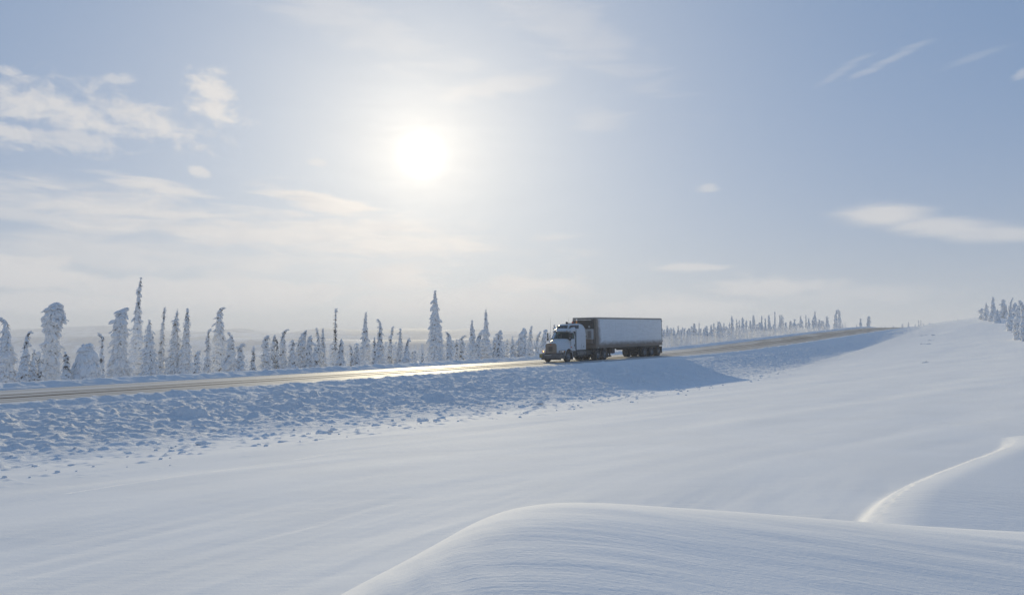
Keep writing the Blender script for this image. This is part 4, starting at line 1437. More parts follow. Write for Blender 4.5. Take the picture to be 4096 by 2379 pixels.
def wheel_meshes():
    t1 = bm_mesh("tyre", b_lathe(TYRE_P, 30), True, 50)
    t1.materials.append(M_TYRE)
    dual = TYRE_P + [(y + .33, r) for y, r in TYRE_P]
    t2 = bm_mesh("dual_tyre", b_lathe(dual, 30), True, 50)
    t2.materials.append(M_TYRE)
    front = b_lathe([(-.12, .315), (-.135, .300), (-.10, .275), (-.085, .22), (-.13, .16), (-.155, .13), (-.20, .11), (-.21, .06), (-.21, .002)], 28)
    # hand holes punched as dark studs round the disc
    r1 = bm_mesh("rim", front, True, 40)
    r1.materials.append(M_RIM)
    rear = b_lathe([(-.12, .315), (-.135, .300), (-.08, .28), (.02, .265), (.05, .22), (.045, .16), (-.06, .14), (-.12, .125), (-.135, .08), (-.135, .002)], 28)
    r2 = bm_mesh("rim", rear, True, 40)
    r2.materials.append(M_RIM)
    bmh = bmesh.new()
    holes = []
    for q in range(8):
        a = 2 * math.pi * q / 8
        tmp = b_cyl((math.cos(a) * .215, -.02, math.sin(a) * .215), (math.cos(a) * .215, -.112, math.sin(a) * .215), .036, None, 8)
        me = bpy.data.meshes.new("tmp")
        tmp.to_mesh(me)
        tmp.free()
        bmh.from_mesh(me)
        bpy.data.meshes.remove(me)
    hm = bm_mesh("hand_holes", bmh)
    hm.materials.append(M_SEAM)
    return t1, t2, r1, r2, hm


W_TYRE, W_DUAL, W_RIM_F, W_RIM_R, W_HOLES = wheel_meshes()


def wheel(parent, x, y, dual, near, r=0.52):
    w_ = link('wheel', W_DUAL if dual else W_TYRE, None, parent)
    w_.location = (x, y, r)
    w_.rotation_euler = (0, x * 0.7, 0 if near else math.pi)
    link('rim', W_RIM_R if dual else W_RIM_F, None, w_)
    if not dual:
        h_ = link('hand_holes', W_HOLES, None, w_)
        h_['kind'] = 'stuff'
    return w_


def place_on_road(name, s, p, s2, label, cat):
    x, y = to_xy(s, p)
    o = bpy.data.objects.new(name, None)
    col.objects.link(o)
    z0, z1 = float(road_z(s)), float(road_z(s2))
    pitch = math.atan2(z1 - z0, s2 - s)
    o.location = (x, y, z0 + 0.028)
    o.rotation_mode = 'XYZ'
    o.rotation_euler = (Matrix.Rotation(ROAD_ROT, 3, 'Z') @ Matrix.Rotation(-pitch, 3, 'Y')).to_euler()
    return tag(o, label, cat)


# ------------------------------------------------------------------ tractor: x runs back from the bumper, -y is the side we see
T = place_on_road('semi_tractor', 58.3, 38.66, 66.2, 'white long-nosed sleeper-cab truck tractor with grimy grille driving downhill', 'truck')
for yy in (-.43, .43):
    part('frame_rail', b_box((.35, yy - .04, .74), (8.25, yy + .04, 1.0)), M_CHASSIS, T)
for xx in (4.9, 7.05, 8.15):
    part('cross_member', b_box((xx, -.388, .78), (xx + .12, .388, .97)), M_CHASSIS, T)
# bumper, swept back at its ends
secs = []
for yy, xx in [(-1.22, .42), (-1.20, .22), (-1.08, .07), (-.8, .0), (0, -.06), (.8, .0), (1.08, .07), (1.20, .22), (1.22, .42)]:
    secs.append([(xx, yy, .36), (xx + .05, yy, .36), (xx + .07, yy, .80), (xx + .01, yy, .80), (xx - .015, yy, .62)])
bump = part('bumper', b_loft(secs), M_BUMPER, T, True, 40)
part('number_plate', b_box((-.105, -.02, .70), (-.085, .50, .79), .004), M_SEAM, bump)
part('chrome_strip', b_cyl((-.10, -.16, .655), (-.10, .60, .655), .022, None, 10), M_CHROME, bump, True)
part('corner_reflector', b_box((.02, .92, .42), (.14, 1.26, .78), .02), M_YELLOW, bump)
for yy in (-.55, .55):
    part('tow_hook', b_tube([(-.02, yy, .47), (-.08, yy, .45), (-.09, yy, .41), (-.04, yy, .39)], .02), M_DARK, bump, True)
part('air_dam', b_box((.06, -1.05, .24), (.10, 1.05, .37), .01), M_DARK, T)

# bonnet with its flared wings
def hood_section(x):
    st = np.array([.12, .30, .50, .80, 1.2, 1.66])
    def ip(vals):
        return float(np.interp(x, st, vals))
    zb = .84
    if abs(x - 1.16) < .64:
        zb = max(zb, .60 + math.sqrt(.64 ** 2 - (x - 1.16) ** 2))
    wb = ip([.60, .86, 1.07, 1.18, 1.21, 1.20])
    w1 = ip([.60, .84, 1.04, 1.15, 1.17, 1.15])
    z1 = max(zb + .03, ip([1.08, 1.08, 1.10, 1.20, 1.26, 1.27]))
    w2 = ip([.595, .70, .82, .92, .97, 1.02])
    z2 = max(z1 + .03, ip([1.34, 1.36, 1.38, 1.42, 1.48, 1.55]))
    w3 = ip([.565, .60, .66, .74, .82, .93])
    z3 = ip([1.63, 1.66, 1.70, 1.77, 1.87, 2.00])
    w4 = ip([.47, .51, .54, .58, .64, .76])
    z4 = ip([1.72, 1.76, 1.80, 1.88, 1.98, 2.12])
    zc = z4 + .03
    half = [(wb, zb), (w1, z1), (w2, z2), (w3, z3), (w4, z4), (w4 * .5, zc)]
    pts = [(x, -a, b) for a, b in half] + [(x, a, b) for a, b in reversed(half)]
    return pts


hx_ = [.12, .20, .30, .40, .50, .525, .56, .62, .70, .80, .92, 1.04, 1.16, 1.28, 1.40, 1.52, 1.62, 1.70, 1.76, 1.79]
hood = part('hood', b_loft([hood_section(x) for x in hx_], True, False), M_CAB, T, True, 28)
arch = []
for a in range(0, 181, 12):
    arch.append((1.16 - .645 * math.cos(R(a)), -1.225, .60 + .645 * math.sin(R(a))))
arch.append((1.86, -1.215, .36))
for flip in (0, 1):
    bm = b_tube(arch, .035, 6)
    part('wheel_arch_lip', mirror_y(bm) if flip else bm, M_CAB, hood, True, 60)
    bm = b_poly([(.545, -1.02, .60)] + [(1.16 - .62 * math.cos(R(a)), -1.02, .60 + .62 * math.sin(R(a))) for a in range(0, 181, 15)], .6, (0, 1, 0))
    part('wheel_well', mirror_y(bm) if flip else bm, M_DARK, hood)
part('hood_crease', b_tube([(.14, -.02, 1.755), (.9, -.02, 1.935), (1.6, -.02, 2.12)], .018, 6), M_CAB, hood, True)
for i_, xh in enumerate((.55, .78, 1.01)):
    part('hood_louvre', b_box((xh, .08, 1.845 + i_ * .052), (xh + .10, .46, 1.868 + i_ * .052), .008), M_SEAM, hood)

# grille: caked surround, winter cover with a slotted opening
part('grille', b_loft([[(x, -.585, .84), (x, -.585, 1.56), (x, -.47, 1.71), (x, 0, 1.745), (x, .47, 1.71), (x, .585, 1.56), (x, .585, .84)] for x in (.055, .13)]), M_GRILLE, T)
gopen = part('grille_opening', b_box((.043, -.17, 1.02), (.057, .27, 1.42)), M_SEAM, T)
for i_ in range(5):
    yy = -.135 + i_ * .092
    part('grille_bar', b_box((.025, yy, 1.03), (.046, yy + .030, 1.41), .004), M_GRILLE, gopen)
part('grille_frame', b_box((.030, -.20, 1.425), (.058, .30, 1.46), .006), M_GRILLE, T)
part('hood_emblem', b_cyl((.05, 0, 1.60), (.035, 0, 1.60), .06, None, 14), M_RED, T)

# lamps on the wings
for sgn in (-1, 1):
    m_ = Matrix.Rotation(R(30 if sgn < 0 else -30), 3, 'Z')
    def turned(bm):
        for v_ in bm.verts:
            q = m_ @ Vector((v_.co.x, v_.co.y, v_.co.z))
            v_.co = q + Vector((.395, sgn * .955, 1.0))
        return bm
    hl = part('headlight', turned(b_box((-.06, -.26, -.085), (.10, .26, .085), .02)), M_SEAM if sgn < 0 else M_CAB, T)
    if sgn < 0:
        part('lens', turned(b_box((-.075, -.20, -.055), (-.055, -.01, .045), .01)), M_LENS, hl)
        part('lens', turned(b_box((-.075, .02, -.05), (-.055, .19, .035), .01)), M_LENS, hl)
        part('side_lens', turned(b_box((-.070, -.255, -.06), (-.05, -.21, .06), .008)), M_AMBER, hl)
    else:
        part('lens', turned(b_cyl((-.05, .05, 0), (-.085, .05, 0), .085, .06, 16)), M_LAMP, hl, True)
        part('side_lens', turned(b_box((-.075, .14, -.06), (-.05, .24, .06), .01)), M_AMBER, hl)
part('wing_marker', b_box((1.60, -1.215, 1.29), (1.75, -1.16, 1.41), .02), M_RED, T)

# cab shell, open behind its panes so that light passes through
cab = part('cab', b_box((1.66, -1.06, .98), (2.66, 1.06, 1.14), .02), M_CAB, T)
for sgn in (-1, 1):
    def side_y(z):
        return sgn * float(np.interp(z, [1.0, 1.5, 2.12, 2.74], [1.06, 1.06, 1.03, .90]))
    def strip(pts):
        bm = bmesh.new()
        f = bm.faces.new([bm.verts.new((x, side_y(z), z)) for x, z in pts])
        r_ = bmesh.ops.extrude_face_region(bm, geom=[f])
        for g in r_['geom']:
            if isinstance(g, bmesh.types.BMVert):
                g.co.y -= sgn * .05
        return bm
    part('a_pillar', strip([(1.70, 2.10), (1.80, 2.10), (2.02, 2.74), (1.92, 2.74)]), M_CAB, cab)
    part('b_pillar', strip([(2.50, 2.10), (2.66, 2.10), (2.66, 2.74), (2.50, 2.74)]), M_CAB, cab)
    part('side_header', strip([(2.021, 2.66), (2.499, 2.66), (2.499, 2.86), (1.97, 2.86)]), M_CAB, cab)
    part('cowl_side', strip([(1.66, 1.14), (1.78, 1.14), (1.78, 2.10), (1.66, 2.10)]), M_CAB, cab)
    dr = part('door', strip([(1.80, 1.14), (2.56, 1.14), (2.56, 2.10), (1.80, 2.10)]), M_CAB, cab)
    part('handle', b_box((2.38, sgn * 1.085 - .02, 1.40), (2.42, sgn * 1.085 + .02, 1.62), .01) , M_SEAM, dr)
    part('lower_seam', b_box((1.80, sgn * 1.056 - .01, 1.24), (2.58, sgn * 1.056 + .01, 1.256)), M_SEAM, dr)
    part('front_seam', b_box((1.775, sgn * 1.050 - .016, 1.16), (1.80, sgn * 1.050 + .016, 2.08)), M_SEAM, dr)
    part('window', strip([(1.80, 2.10), (2.50, 2.10), (2.50, 2.66), (1.99, 2.66)]), M_GLASS, cab)
    part('step', b_box((1.86, sgn * 1.0 - .16, .50), (2.56, sgn * 1.0 + .16, .56), .01), M_TANK, T)
part('firewall', b_box((1.68, -1.0, 1.14), (1.74, 1.0, 2.11)), M_SEAT, cab)
wsp = []
for zf in (0, 1):
    z = 2.12 + zf * .62
    xb = 1.60 + zf * .26
    hw = 1.02 - zf * .13
    wsp.append([(xb + .12 * abs(t) ** 2.4, t * hw, z) for t in np.linspace(-1, 1, 11)])
bm = b_loft(wsp, False, False)
part('windshield', bm, M_GLASS, cab, True, 80)
part('windshield_seal', b_tube([tuple(q) for q in wsp[0]], .028, 6), M_SEAM, cab, True)
part('windshield_header', b_tube([tuple(q) for q in wsp[1]], .045, 6), M_CAB, cab, True)
part('dashboard', b_box((1.76, -.95, 1.75), (2.05, .95, 2.14), .05), M_SEAT, cab)
for yy in (-.55, .55):
    part('seat', b_box((2.42, yy - .27, 1.35), (2.60, yy + .27, 2.52), .06), M_SEAT, cab)
part('cab_back', b_box((2.61, -.98, 1.14), (2.66, .62, 2.86)), M_SEAT, cab)
part('steering_wheel', b_tube([(2.16 + .10 * math.cos(a), -.55 + .22 * math.sin(a), 2.03 + .17 * math.cos(a)) for a in np.linspace(0, 6.283, 16)], .018, 6), M_SEAM, cab, True)
# sun visor with its marker lights
vs_ = []
for zf, dx in ((2.745, .02), (2.80, -.08)):
    vs_.append([(1.84 + dx + .12 * abs(t) ** 2.4, t * .95, zf + .035 * (1 - t * t)) for t in np.linspace(-1, 1, 11)])
visor = part('sun_visor', b_loft([vs_[0], vs_[1], [(x + .02, y, z + .02) for x, y, z in vs_[1]], [(x + .02, y, z + .02) for x, y, z in vs_[0]]], False, False), M_SEAM, T, True, 40)
for yy in (-.62, -.2, .0, .2, .62):
    part('marker_light', b_box((1.745 + .10 * abs(yy / .95) ** 2, yy - .05, 2.825), (1.80 + .10 * abs(yy / .95) ** 2, yy + .05, 2.875), .012), M_AMBER, visor)

# raised roof and sleeper
def roof_section(x):
    st = [1.70, 1.86, 2.06, 2.30, 2.64, 3.0, 3.5, 4.0, 4.28, 4.42]
    top = float(np.interp(x, st, [2.86, 2.97, 3.10, 3.36, 3.49, 3.54, 3.54, 3.49, 3.43, 3.30]))
    hb = float(np.interp(x, st, [.80, .92, .97, 1.02, 1.09, 1.11, 1.11, 1.11, 1.11, 1.08]))
    ht = float(np.interp(x, st, [.60, .66, .62, .64, .80, .88, .92, .94, .94, .92]))
    zb = 2.80 if x < 2.66 else 1.08
    zs = zb + (top - zb) * .35 if x < 2.66 else 2.5
    rise = top - .14
    half = [(hb, zb), (hb if x >= 2.66 else hb - .01, zs), (ht + (hb - ht) * .45, max(zs + .01, zb + (rise - zb) * .72 if x < 2.66 else 3.02)), (ht, rise), (ht - .14, top - .02), (ht * .4, top)]
    return [(x, -a, b) for a, b in half] + [(x, a, b) for a, b in reversed(half)]


roof = part('raised_roof', b_loft([roof_section(x) for x in (1.72, 1.80, 1.90, 2.0, 2.1, 2.2, 2.3, 2.4, 2.52, 2.655)]), M_CAB, T, True, 30)
sleeper = part('sleeper', b_loft([roof_section(x) for x in (2.662, 2.8, 3.1, 3.5, 3.9, 4.2, 4.32, 4.42)]), M_CAB, T, True, 30)
# dark panes of the raised roof, wrapped round its front corners
def pane(pts, parent, name):
    c_ = sum((Vector(q) for q in pts), Vector()) / len(pts)
    n_ = (Vector(pts[1]) - Vector(pts[0])).cross(Vector(pts[-1]) - Vector(pts[0])).normalized()
    if n_.dot(c_ - Vector((3.2, 0, 2.6))) < 0:
        n_ = -n_
    bm = b_poly([Vector(q) - n_ * .03 for q in pts], .055, n_)
    return part(name, bm, M_DARKGLASS, parent)


pane([(2.04, -.50, 3.10), (2.04, .50, 3.10), (2.27, .46, 3.34), (2.27, -.46, 3.34)], roof, 'front_roof_window')
for sgn in (-1, 1):
    pane([(2.10, sgn * .66, 3.07), (2.66, sgn * .945, 3.07), (2.66, sgn * .855, 3.36), (2.30, sgn * .67, 3.335)], roof, 'side_roof_window')
    pane([(2.70, sgn * 1.00, 3.06), (3.20, sgn * 1.035, 3.07), (3.36, sgn * .955, 3.37), (2.70, sgn * .90, 3.36)], sleeper, 'side_roof_window')
    part('cab_sleeper_seam', b_box((2.635, sgn * 1.085 - .025, 1.06), (2.675, sgn * 1.085 + .025, 2.95)), M_SEAM, sleeper)
    hatch = part('luggage_door', b_box((3.55, sgn * 1.11 - .012, 1.18), (4.02, sgn * 1.11 + .012, 1.66), .01), M_CAB, sleeper)
    for lo, hi in (((3.55, 1.175), (4.02, 1.185)), ((3.55, 1.655), (4.02, 1.665)), ((3.545, 1.18), (3.555, 1.66)), ((4.015, 1.18), (4.025, 1.66))):
        part('seam', b_box((lo[0], sgn * 1.122 - .006, lo[1]), (hi[0], sgn * 1.122 + .006, hi[1])), M_RAIL, hatch)
    part('latch', b_box((3.90, sgn * 1.13 - .012, 1.30), (3.95, sgn * 1.13 + .012, 1.44)), M_SEAM, hatch)
    part('sleeper_rib', b_box((2.70, sgn * 1.112 - .008, 2.36), (4.40, sgn * 1.112 + .008, 2.39), .004), M_CAB, sleeper)
part('roof_beacon', b_cyl((3.05, -.50, 3.56), (3.05, -.50, 3.70), .10, .085, 16), M_RED, roof, True)
part('beacon_base', b_cyl((3.05, -.50, 3.50), (3.05, -.50, 3.56), .13, None, 16), M_SEAM, roof, True)
dome = part('work_light', b_lathe([(-.10, .01), (-.09, .07), (-.02, .10), (.06, .10), (.09, .06), (.10, .01)], 14), M_SEAM, roof, True)
dome.location = (2.62, -.12, 3.60)
part('light_bar', b_cyl((3.0, -.75, 3.545), (3.0, .1, 3.56), .025, None, 8), M_DARK, roof, True)
part('exhaust_stack', b_cyl((4.60, .02, 1.2), (4.60, .02, 3.98), .065, None, 14), M_CHROME, T, True)
part('stack_marker', b_cyl((4.60, .02, 3.55), (4.60, .02, 3.80), .072, None, 14), M_AMBER, T, True)
part('antenna', b_cyl((1.55, 1.02, 2.1), (1.38, .86, 4.05), .012, .006, 6), M_DARK, T)
part('antenna', b_cyl((2.75, -.25, 3.5), (2.76, -.26, 4.15), .010, .006, 6), M_DARK, T)
# mirrors on their brackets
for sgn in (-1, 1):
    y0 = sgn * 1.24
    mr = part('mirror', b_box((1.40, y0 - (.17 if sgn < 0 else .05), 2.22), (1.47, y0 + (.17 if sgn < 0 else .05), 2.66), .02), M_DARK, T)
    part('spot_mirror', b_cyl((1.38, y0, 2.06), (1.47, y0, 2.06), .10, .09, 16), M_DARK, mr, True)
    for z in (2.70, 2.17):
        part('bracket', b_cyl((1.43, y0, z), (1.84, sgn * .93, z), .013, None, 6), M_DARK, mr)
    part('bracket', b_cyl((1.43, y0, 2.17), (1.80, sgn * .95, 2.6), .011, None, 6), M_DARK, mr)
    part('mirror_post', b_cyl((1.43, y0, 2.10), (1.43, y0, 2.72), .014, None, 6), M_DARK, mr)
part('rear_work_lamp', b_cyl((4.44, -1.02, 2.32), (4.54, -1.02, 2.32), .09, None, 14), M_DARK, sleeper, True)
part('sleeper_back_panel', b_box((4.425, -1.02, 1.10), (4.46, 1.02, 3.1), .01), M_RAIL, sleeper)

# running gear
for sgn, near in ((-1, True), (1, False)):
    wheel(T, 1.12, sgn * 1.05, False, near)
    wheel(T, 6.42, sgn * 1.10, True, near)
    wheel(T, 7.72, sgn * 1.10, True, near)
    tk = part('fuel_tank', b_cyl((2.72, sgn * .86, .72), (4.25, sgn * .86, .72), .33, None, 24), M_TANK, T, True)
    for xx in (3.0, 3.9):
        part('strap', b_cyl((xx, sgn * .86, .72), (xx + .06, sgn * .86, .72), .338, None, 24), M_CHASSIS, tk, True)
    part('battery_box', b_box((1.95, sgn * .9 - .24, .60), (2.66, sgn * .9 + .24, 1.0), .03), M_CHASSIS, T)
    part('side_skirt', b_box((4.32, sgn * .82 - .2, .55), (5.55, sgn * .82 + .2, .98), .04), M_DARK, T)
    part('mud_flap', b_box((1.82, sgn * 1.04 - .20, .22), (1.85, sgn * 1.04 + .20, .86), .005), M_DARK, T)
    part('mud_flap', b_box((8.40, sgn * .92 - .29, .20), (8.43, sgn * .92 + .29, .98), .005), M_DARK, T)
    part('quarter_fender', b_tube([(5.78, sgn * 1.05, .75), (5.86, sgn * 1.05, 1.0), (6.1, sgn * 1.05, 1.12)], .05, 6), M_DARK, T, True)
for xx in (1.12, 6.42, 7.72):
    part('axle', b_cyl((xx, -.95, .52), (xx, .95, .52), .09, None, 12), M_CHASSIS, T, True)
part('differential', b_box((6.2, -.25, .32), (6.7, .25, .74), .08), M_CHASSIS, T, True)
part('differential', b_box((7.5, -.25, .32), (8.0, .25, .74), .08), M_CHASSIS, T, True)
part('engine_sump', b_box((.9, -.36, .42), (2.6, .36, .85), .06), M_CHASSIS, T)
part('gearbox', b_box((2.7, -.3, .45), (4.2, .3, .9), .06), M_CHASSIS, T)
part('fifth_wheel', b_cyl((7.0, 0, 1.0), (7.0, 0, 1.10), .48, None, 24), M_DARK, T)
part('deck_plate', b_box((4.55, -.5, 1.001), (5.7, .5, 1.03)), M_DARK, T)
part('air_lines', b_tube([(4.46, -.2, 1.7), (4.9, -.2, 1.35), (5.5, -.25, 1.45), (6.0, -.2, 1.75)], .03, 6), M_RED, T, True)

# ------------------------------------------------------------------ trailer: x runs back from its front wall
TR = place_on_road('box_trailer', 64.35, 38.69, 77.9, 'long white refrigerated box trailer with brown road grime along its lower edge', 'trailer')
LEN, HW, ZB, ZT = 14.45, 1.30, 1.16, 4.12
body = part('box_body', b_box((.02, -HW + .012, ZB + .02), (LEN, HW, ZT - .03), .015), M_TRAILER, TR)
n_pan = 12
x0 = .34
pw = (LEN - .06 - x0) / n_pan
pm = {}
for i in range(n_pan):
    part('side_panel', b_box((x0 + i * pw + .005, -HW - .010, ZB + .14), (x0 + (i + 1) * pw - .005, -HW + .012, ZT - .15), .003, 1), M_TRAILER, TR)
part('bottom_rail', b_box((.05, -HW - .022, ZB), (LEN, -HW + .011, ZB + .13), .008), M_RAIL if False else M_TRAILER, TR)
part('top_rail', b_box((.05, -HW - .024, ZT - .14), (LEN, -HW + .011, ZT), .008), M_RAIL, TR)
part('roof_sheet', b_box((.03, -HW + .015, ZT - .028), (LEN - .02, HW - .005, ZT + .012), .01), M_RAIL, TR)
part('corner_post', b_box((-.02, -HW - .012, ZB), (.335, -HW + .011, ZT - .145), .006), M_FRONTWALL, TR)
part('rear_corner_post', b_box((LEN - .055, -HW - .018, ZB - .02), (LEN + .045, -HW + .011, ZT - .145), .008), M_RAIL, TR)
for i, zz in enumerate((1.55, 2.15, 2.75, 3.75)):
    part('door_hinge', b_box((LEN + .02, -HW - .05, zz), (LEN + .10, -HW + .03, zz + .12), .01), M_DARK, TR)
fw = part('front_wall', b_box((-.02, -HW + .012, ZB), (.02, HW, ZT - .03), .004), M_FRONTWALL, TR)
part('front_header', b_box((-.045, -HW, ZT - .14), (.02, HW, ZT + .005), .02), M_RAIL, TR)
part('far_corner_post', b_box((-.05, HW - .10, ZB + .3), (-.02, HW + .01, ZT - .15), .01), M_RAIL, TR)
# cooling unit
ru = part('cooling_unit', b_box((-.42, -1.06, 3.02), (-.02, 1.10, 3.92), .05), M_REEFER, TR)
part('unit_trim', b_box((-.44, -1.02, 3.86), (-.40, 1.06, 3.90), .008), M_CHROME, ru)
part('gauge', b_cyl((-.43, -.80, 3.22), (-.455, -.80, 3.22), .10, None, 16), M_REEFWHITE, ru, True)
for i in range(4):
    part('condenser_slat', b_box((-.436, -1.0, 3.42 + i * .10), (-.421, .9, 3.455 + i * .10)), M_DARK, ru)
lp = part('lower_unit_panel', b_box((-.42, -1.06, 2.02), (-.02, 1.10, 3.01), .04), M_REEFWHITE, TR)
for i in range(8):
    z = 2.16 + i * .085
    part('vent_slot', b_box((-.432, -1.0, z), (-.418, -.62, z + .042)), M_SEAM, lp)
part('panel_seam', b_box((-.428, -.30, 2.04), (-.419, -.27, 2.98)), M_RAIL, lp)
part('unit_base', b_box((-.34, -1.0, 1.62), (-.02, 1.0, 2.015), .03), M_FRONTWALL, TR)
# faded upright lettering on the side near the front top corner
bm = bmesh.new()
rngm = random.Random(5)
for i in range(7):
    z = ZT - .32 - i * .125
    for q in range(3):
        zz = z - q * .032
        x1 = .50 + .03 * rngm.random()
        tmp = b_box((x1, -HW - .0125, zz - .016), (x1 + .10 + .10 * rngm.random(), -HW - .0105, zz))
        me = bpy.data.meshes.new("tmp")
        tmp.to_mesh(me)
        tmp.free()
        bm.from_mesh(me)
        bpy.data.meshes.remove(me)
o_ = part('side_lettering', bm, M_MARK, TR)
o_['kind'] = 'stuff'
part('side_marker', b_box((6.3, -HW - .035, ZB + .15), (6.40, -HW - .022, ZB + .20), .004), M_AMBER, TR)
part('front_reflector', b_box((.34, -HW - .032, ZB + .02), (.42, -HW - .022, ZB + .08), .003), M_STEELW, TR)
# underbody
for yy in (-.5, .5):
    part('floor_beam', b_box((.6, yy - .05, .98), (14.3, yy + .05, ZB - .002)), M_CHASSIS, TR)
for sgn in (-1, 1):
    lg = part('landing_leg', b_box((3.10, sgn * .95 - .07, .42), (3.24, sgn * .95 + .07, ZB), .01), M_DARK, TR)
    part('foot', b_loft([[(3.00, sgn * .95 - .14, .24), (3.34, sgn * .95 - .14, .24), (3.34, sgn * .95 + .14, .24), (3.00, sgn * .95 + .14, .24)],
                         [(3.11, sgn * .95 - .07, .425), (3.23, sgn * .95 - .07, .425), (3.23, sgn * .95 + .07, .425), (3.11, sgn * .95 + .07, .425)]]), M_DARK, lg)
    part('leg_brace', b_cyl((3.17, sgn * .9, .55), (4.1, sgn * .5, 1.1), .03, None, 6), M_DARK, lg)
    for xx in (10.35, 12.05, 13.75):
        wheel(TR, xx, sgn * 1.09, True, sgn < 0)
    part('mud_flap', b_box((14.42, sgn * .98 - .30, .28), (14.45, sgn * .98 + .30, 1.05), .005), M_DARK, TR)
part('cross_brace', b_box((3.13, -.88, .62), (3.21, .88, .70)), M_DARK, TR)
part('trailer_fuel_tank', b_cyl((2.35, -.86, .80), (2.35, .86, .80), .34, None, 22), M_TANK, TR, True)
part('pallet_box', b_box((3.3, -1.12, .56), (4.0, -.3, 1.14), .10, 3), M_DARK, TR, True)
part('suspension_frame', b_box((9.6, -.62, .80), (14.3, .62, 1.14), .03), M_CHASSIS, TR)
part('skirt_rail', b_box((9.7, -1.06, .93), (14.30, -.80, 1.15), .02), M_CHASSIS, TR)
part('spare_carrier', b_box((7.9, .35, .78), (9.7, .95, 1.06), .10, 3), M_DARK, TR, True)
for xx in (10.35, 12.05, 13.75):
    part('axle', b_cyl((xx, -.95, .52), (xx, .95, .52), .10, None, 12), M_CHASSIS, TR, True)
    for yy in (-.62, .62):
        part('air_spring', b_cyl((xx + .35, yy, .55), (xx + .35, yy, .82), .13, None, 12), M_DARK, TR, True)
part('rear_bumper', b_box((14.25, -1.1, .52), (14.35, 1.1, .64), .01), M_DARK, TR)

# ------------------------------------------------------------------ clods of ploughed snow that rolled down the bank
def clod_mesh(name, seed):
    bm = bmesh.new()
    bmesh.ops.create_icosphere(bm, subdivisions=2, radius=1.0)
    rg = random.Random(seed)
    ph = [rg.uniform(0, 6.28) for _ in range(6)]
    for v_ in bm.verts:
        c_ = v_.co
        f = 1 + 0.20 * math.sin(2.3 * c_.x + ph[0]) * math.sin(2.9 * c_.y + ph[1]) + 0.16 * math.sin(4.1 * c_.z + 3.3 * c_.x + ph[2]) + 0.10 * math.sin(6.7 * c_.y + ph[3]) + rg.uniform(-.06, .06)
        v_.co = c_ * f
        v_.co.z = max(v_.co.z, -0.45) * 0.72
    return bm_mesh(name, bm, True, 48)


CLODS = [clod_mesh("clod%d" % i, 40 + i) for i in range(8)]
for m_ in CLODS:
    m_.materials.append(M_SNOWBANK)


def clod(s, p, r, i, label, group, squash=1.0):
    x, y = to_xy(s, p)
    z = float(ground_z(np.array([x]), np.array([y]), True, True)[0])
    o = link('snow_clod', CLODS[i % 8])
    o.location = (x, y, z + r * 0.02)
    o.rotation_euler = (0.2 * math.sin(i * 3.3), 0.2 * math.cos(i * 1.7), i * 2.399)
    o.scale = (r * 1.15, r * 0.95, r * squash)
    tag(o, label, 'snow clod', group)
    return o


clod(5.2, 18.55, 0.34, 1, 'big lone snow clod with a long blue shadow at lower left', 'large single clods of snow')
clod(5.75, 18.75, 0.16, 2, 'small snow clod touching the right side of the big lone clod at lower left', 'large single clods of snow')
rngc = random.Random(31)
n_c = 0
crumbs = []
while n_c < 230:
    s = rngc.uniform(2, 50)
    toe = float(np.interp(s, _Ts, _Tv))
    p = toe + rngc.uniform(-3.4, 3.2) - max(0, rngc.gauss(0, 0.8))
    r = 0.035 + 0.155 * rngc.random() ** 3.0
    if p < toe - 1.5:
        r *= 0.6
    n_c += 1
    if r < 0.07:
        crumbs.append((s, p, r))
        continue
    if s < 20:
        lab = 'small snow clod strewn on smooth snow below the left part of the bank'
    elif s < 36:
        lab = 'small snow clod strewn on smooth snow below the middle of the bank'
    else:
        lab = 'small snow clod strewn on smooth snow just left of the truck shadow'
    clod(s, p, r, n_c, lab, 'snow clods strewn below the ' + ('left of the bank' if s < 20 else 'middle of the bank' if s < 36 else 'bank left of the truck shadow'), 0.72)
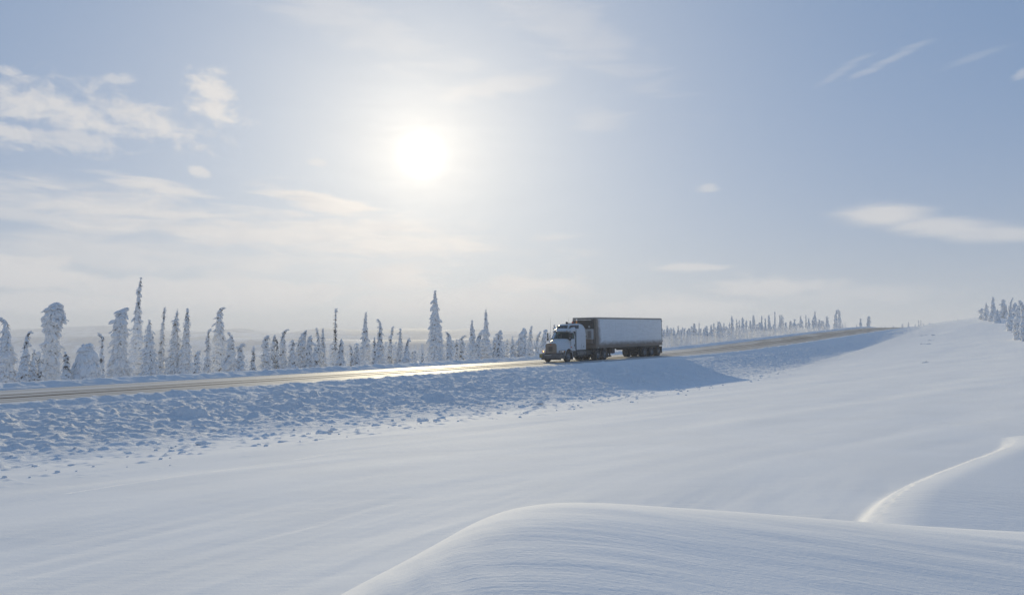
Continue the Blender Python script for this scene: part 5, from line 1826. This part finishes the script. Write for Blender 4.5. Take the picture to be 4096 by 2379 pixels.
# the crumbs among them, too small to tell apart
cs = np.array(crumbs)
cx_, cy_ = to_xy(cs[:, 0], cs[:, 1])
cz_ = ground_z(cx_, cy_, True, True)
Vk, Qk, Tk, bk = [], [], [], 0
for q in range(len(cs)):
    TV, TQ, TT = BT_LOW
    Vk.append(TV * np.array([1.1, 0.9, 0.8]) * cs[q, 2] + np.array([cx_[q], cy_[q], cz_[q] + cs[q, 2] * 0.2]))
    Qk.append(TQ + bk)
    Tk.append(TT + bk)
    bk += len(TV)
tag(link('snow_crumbs', np_mesh('snow_crumbs', np.concatenate(Vk), np.concatenate(Qk), np.concatenate(Tk)), M_SNOWBANK), kind='stuff')
for j, (s, p, r) in enumerate([(50.5, 21.3, .20), (52.0, 21.0, .12), (53.2, 20.6, .10), (58.5, 20.4, .16), (60.5, 20.5, .11), (66.5, 22.3, .20), (67.6, 22.6, .14), (70.8, 22.2, .13), (64.2, 21.6, .12), (47.5, 21.5, .24), (46.0, 20.6, .15)]):
    clod(s, p, r * 0.8, j + 3, 'small snow clod lying along the lower edge of the truck shadow', 'snow clods at the foot of the truck shadow', 0.72)

# low shrubs drifted over on the right-hand slope
def shrub(s, p, w, label, seed):
    rg = np.random.RandomState(seed)
    x, y, z = ground_at(s, p)
    root = bpy.data.objects.new('buried_shrub', None)
    col.objects.link(root)
    root.location = (x, y, z - 0.05)
    tag(root, label, 'shrub', 'snowed-under shrubs on the right-hand slope')
    Vb, Qb, b0 = [], [], 0
    Vs, Qs, Ts, b1 = [], [], [], 0
    TV, TQ, TT = BT_LOW
    for i in range(max(2, int(3.5 * w))):
        a = rg.rand() * 6.28
        q = np.array([rg.uniform(-.5, .5) * w, rg.uniform(-.3, .3) * w, 0])
        e = q + np.array([math.cos(a) * .35, math.sin(a) * .25, .10 + .16 * rg.rand()])
        V1, Q1 = tube([q, (q + e) / 2 + np.array([0, 0, .08]), e], [.014, .010, .006], 4)
        Vb.append(V1)
        Qb.append(Q1 + b0)
        b0 += len(V1)
        W = TV * np.array([.40, .26, .10]) * (0.7 + 0.6 * rg.rand()) + (q + e) / 2 + np.array([0, 0, -.085])
        Vs.append(W)
        Qs.append(TQ + b1)
        Ts.append(TT + b1)
        b1 += len(TV)
    link('twigs', np_mesh('twigs', np.concatenate(Vb), np.concatenate(Qb)), M_BARK, root)
    link('snow_cap', np_mesh('snow_cap', np.concatenate(Vs), np.concatenate(Qs), np.concatenate(Ts)), M_RIME, root)


SHRUBS = [
    (167.39, 24.38, 1.8, 'widest snowed-under shrub of the tuft patch on the right slope, its left part'),
    (165.23, 22.25, 1.6, 'snowed-under shrub of the tuft patch on the right slope, its right part'),
    (148.87, 20.57, 1.1, 'single low shrub mound just below the tuft patch on the right slope'),
    (138.09, 20.06, 1.0, 'left one of two joined shrub mounds, lowest below the tuft patch'),
    (137.3, 19.12, 1.0, 'right one of two joined shrub mounds, lowest below the tuft patch'),
    (84.99, 12.25, 0.6, 'tiny lone twig tuft far down the slope below the shrub mounds'),
]
for i, (s, p, w, lab) in enumerate(SHRUBS):
    shrub(s, p, w * 0.75, lab, 900 + i)
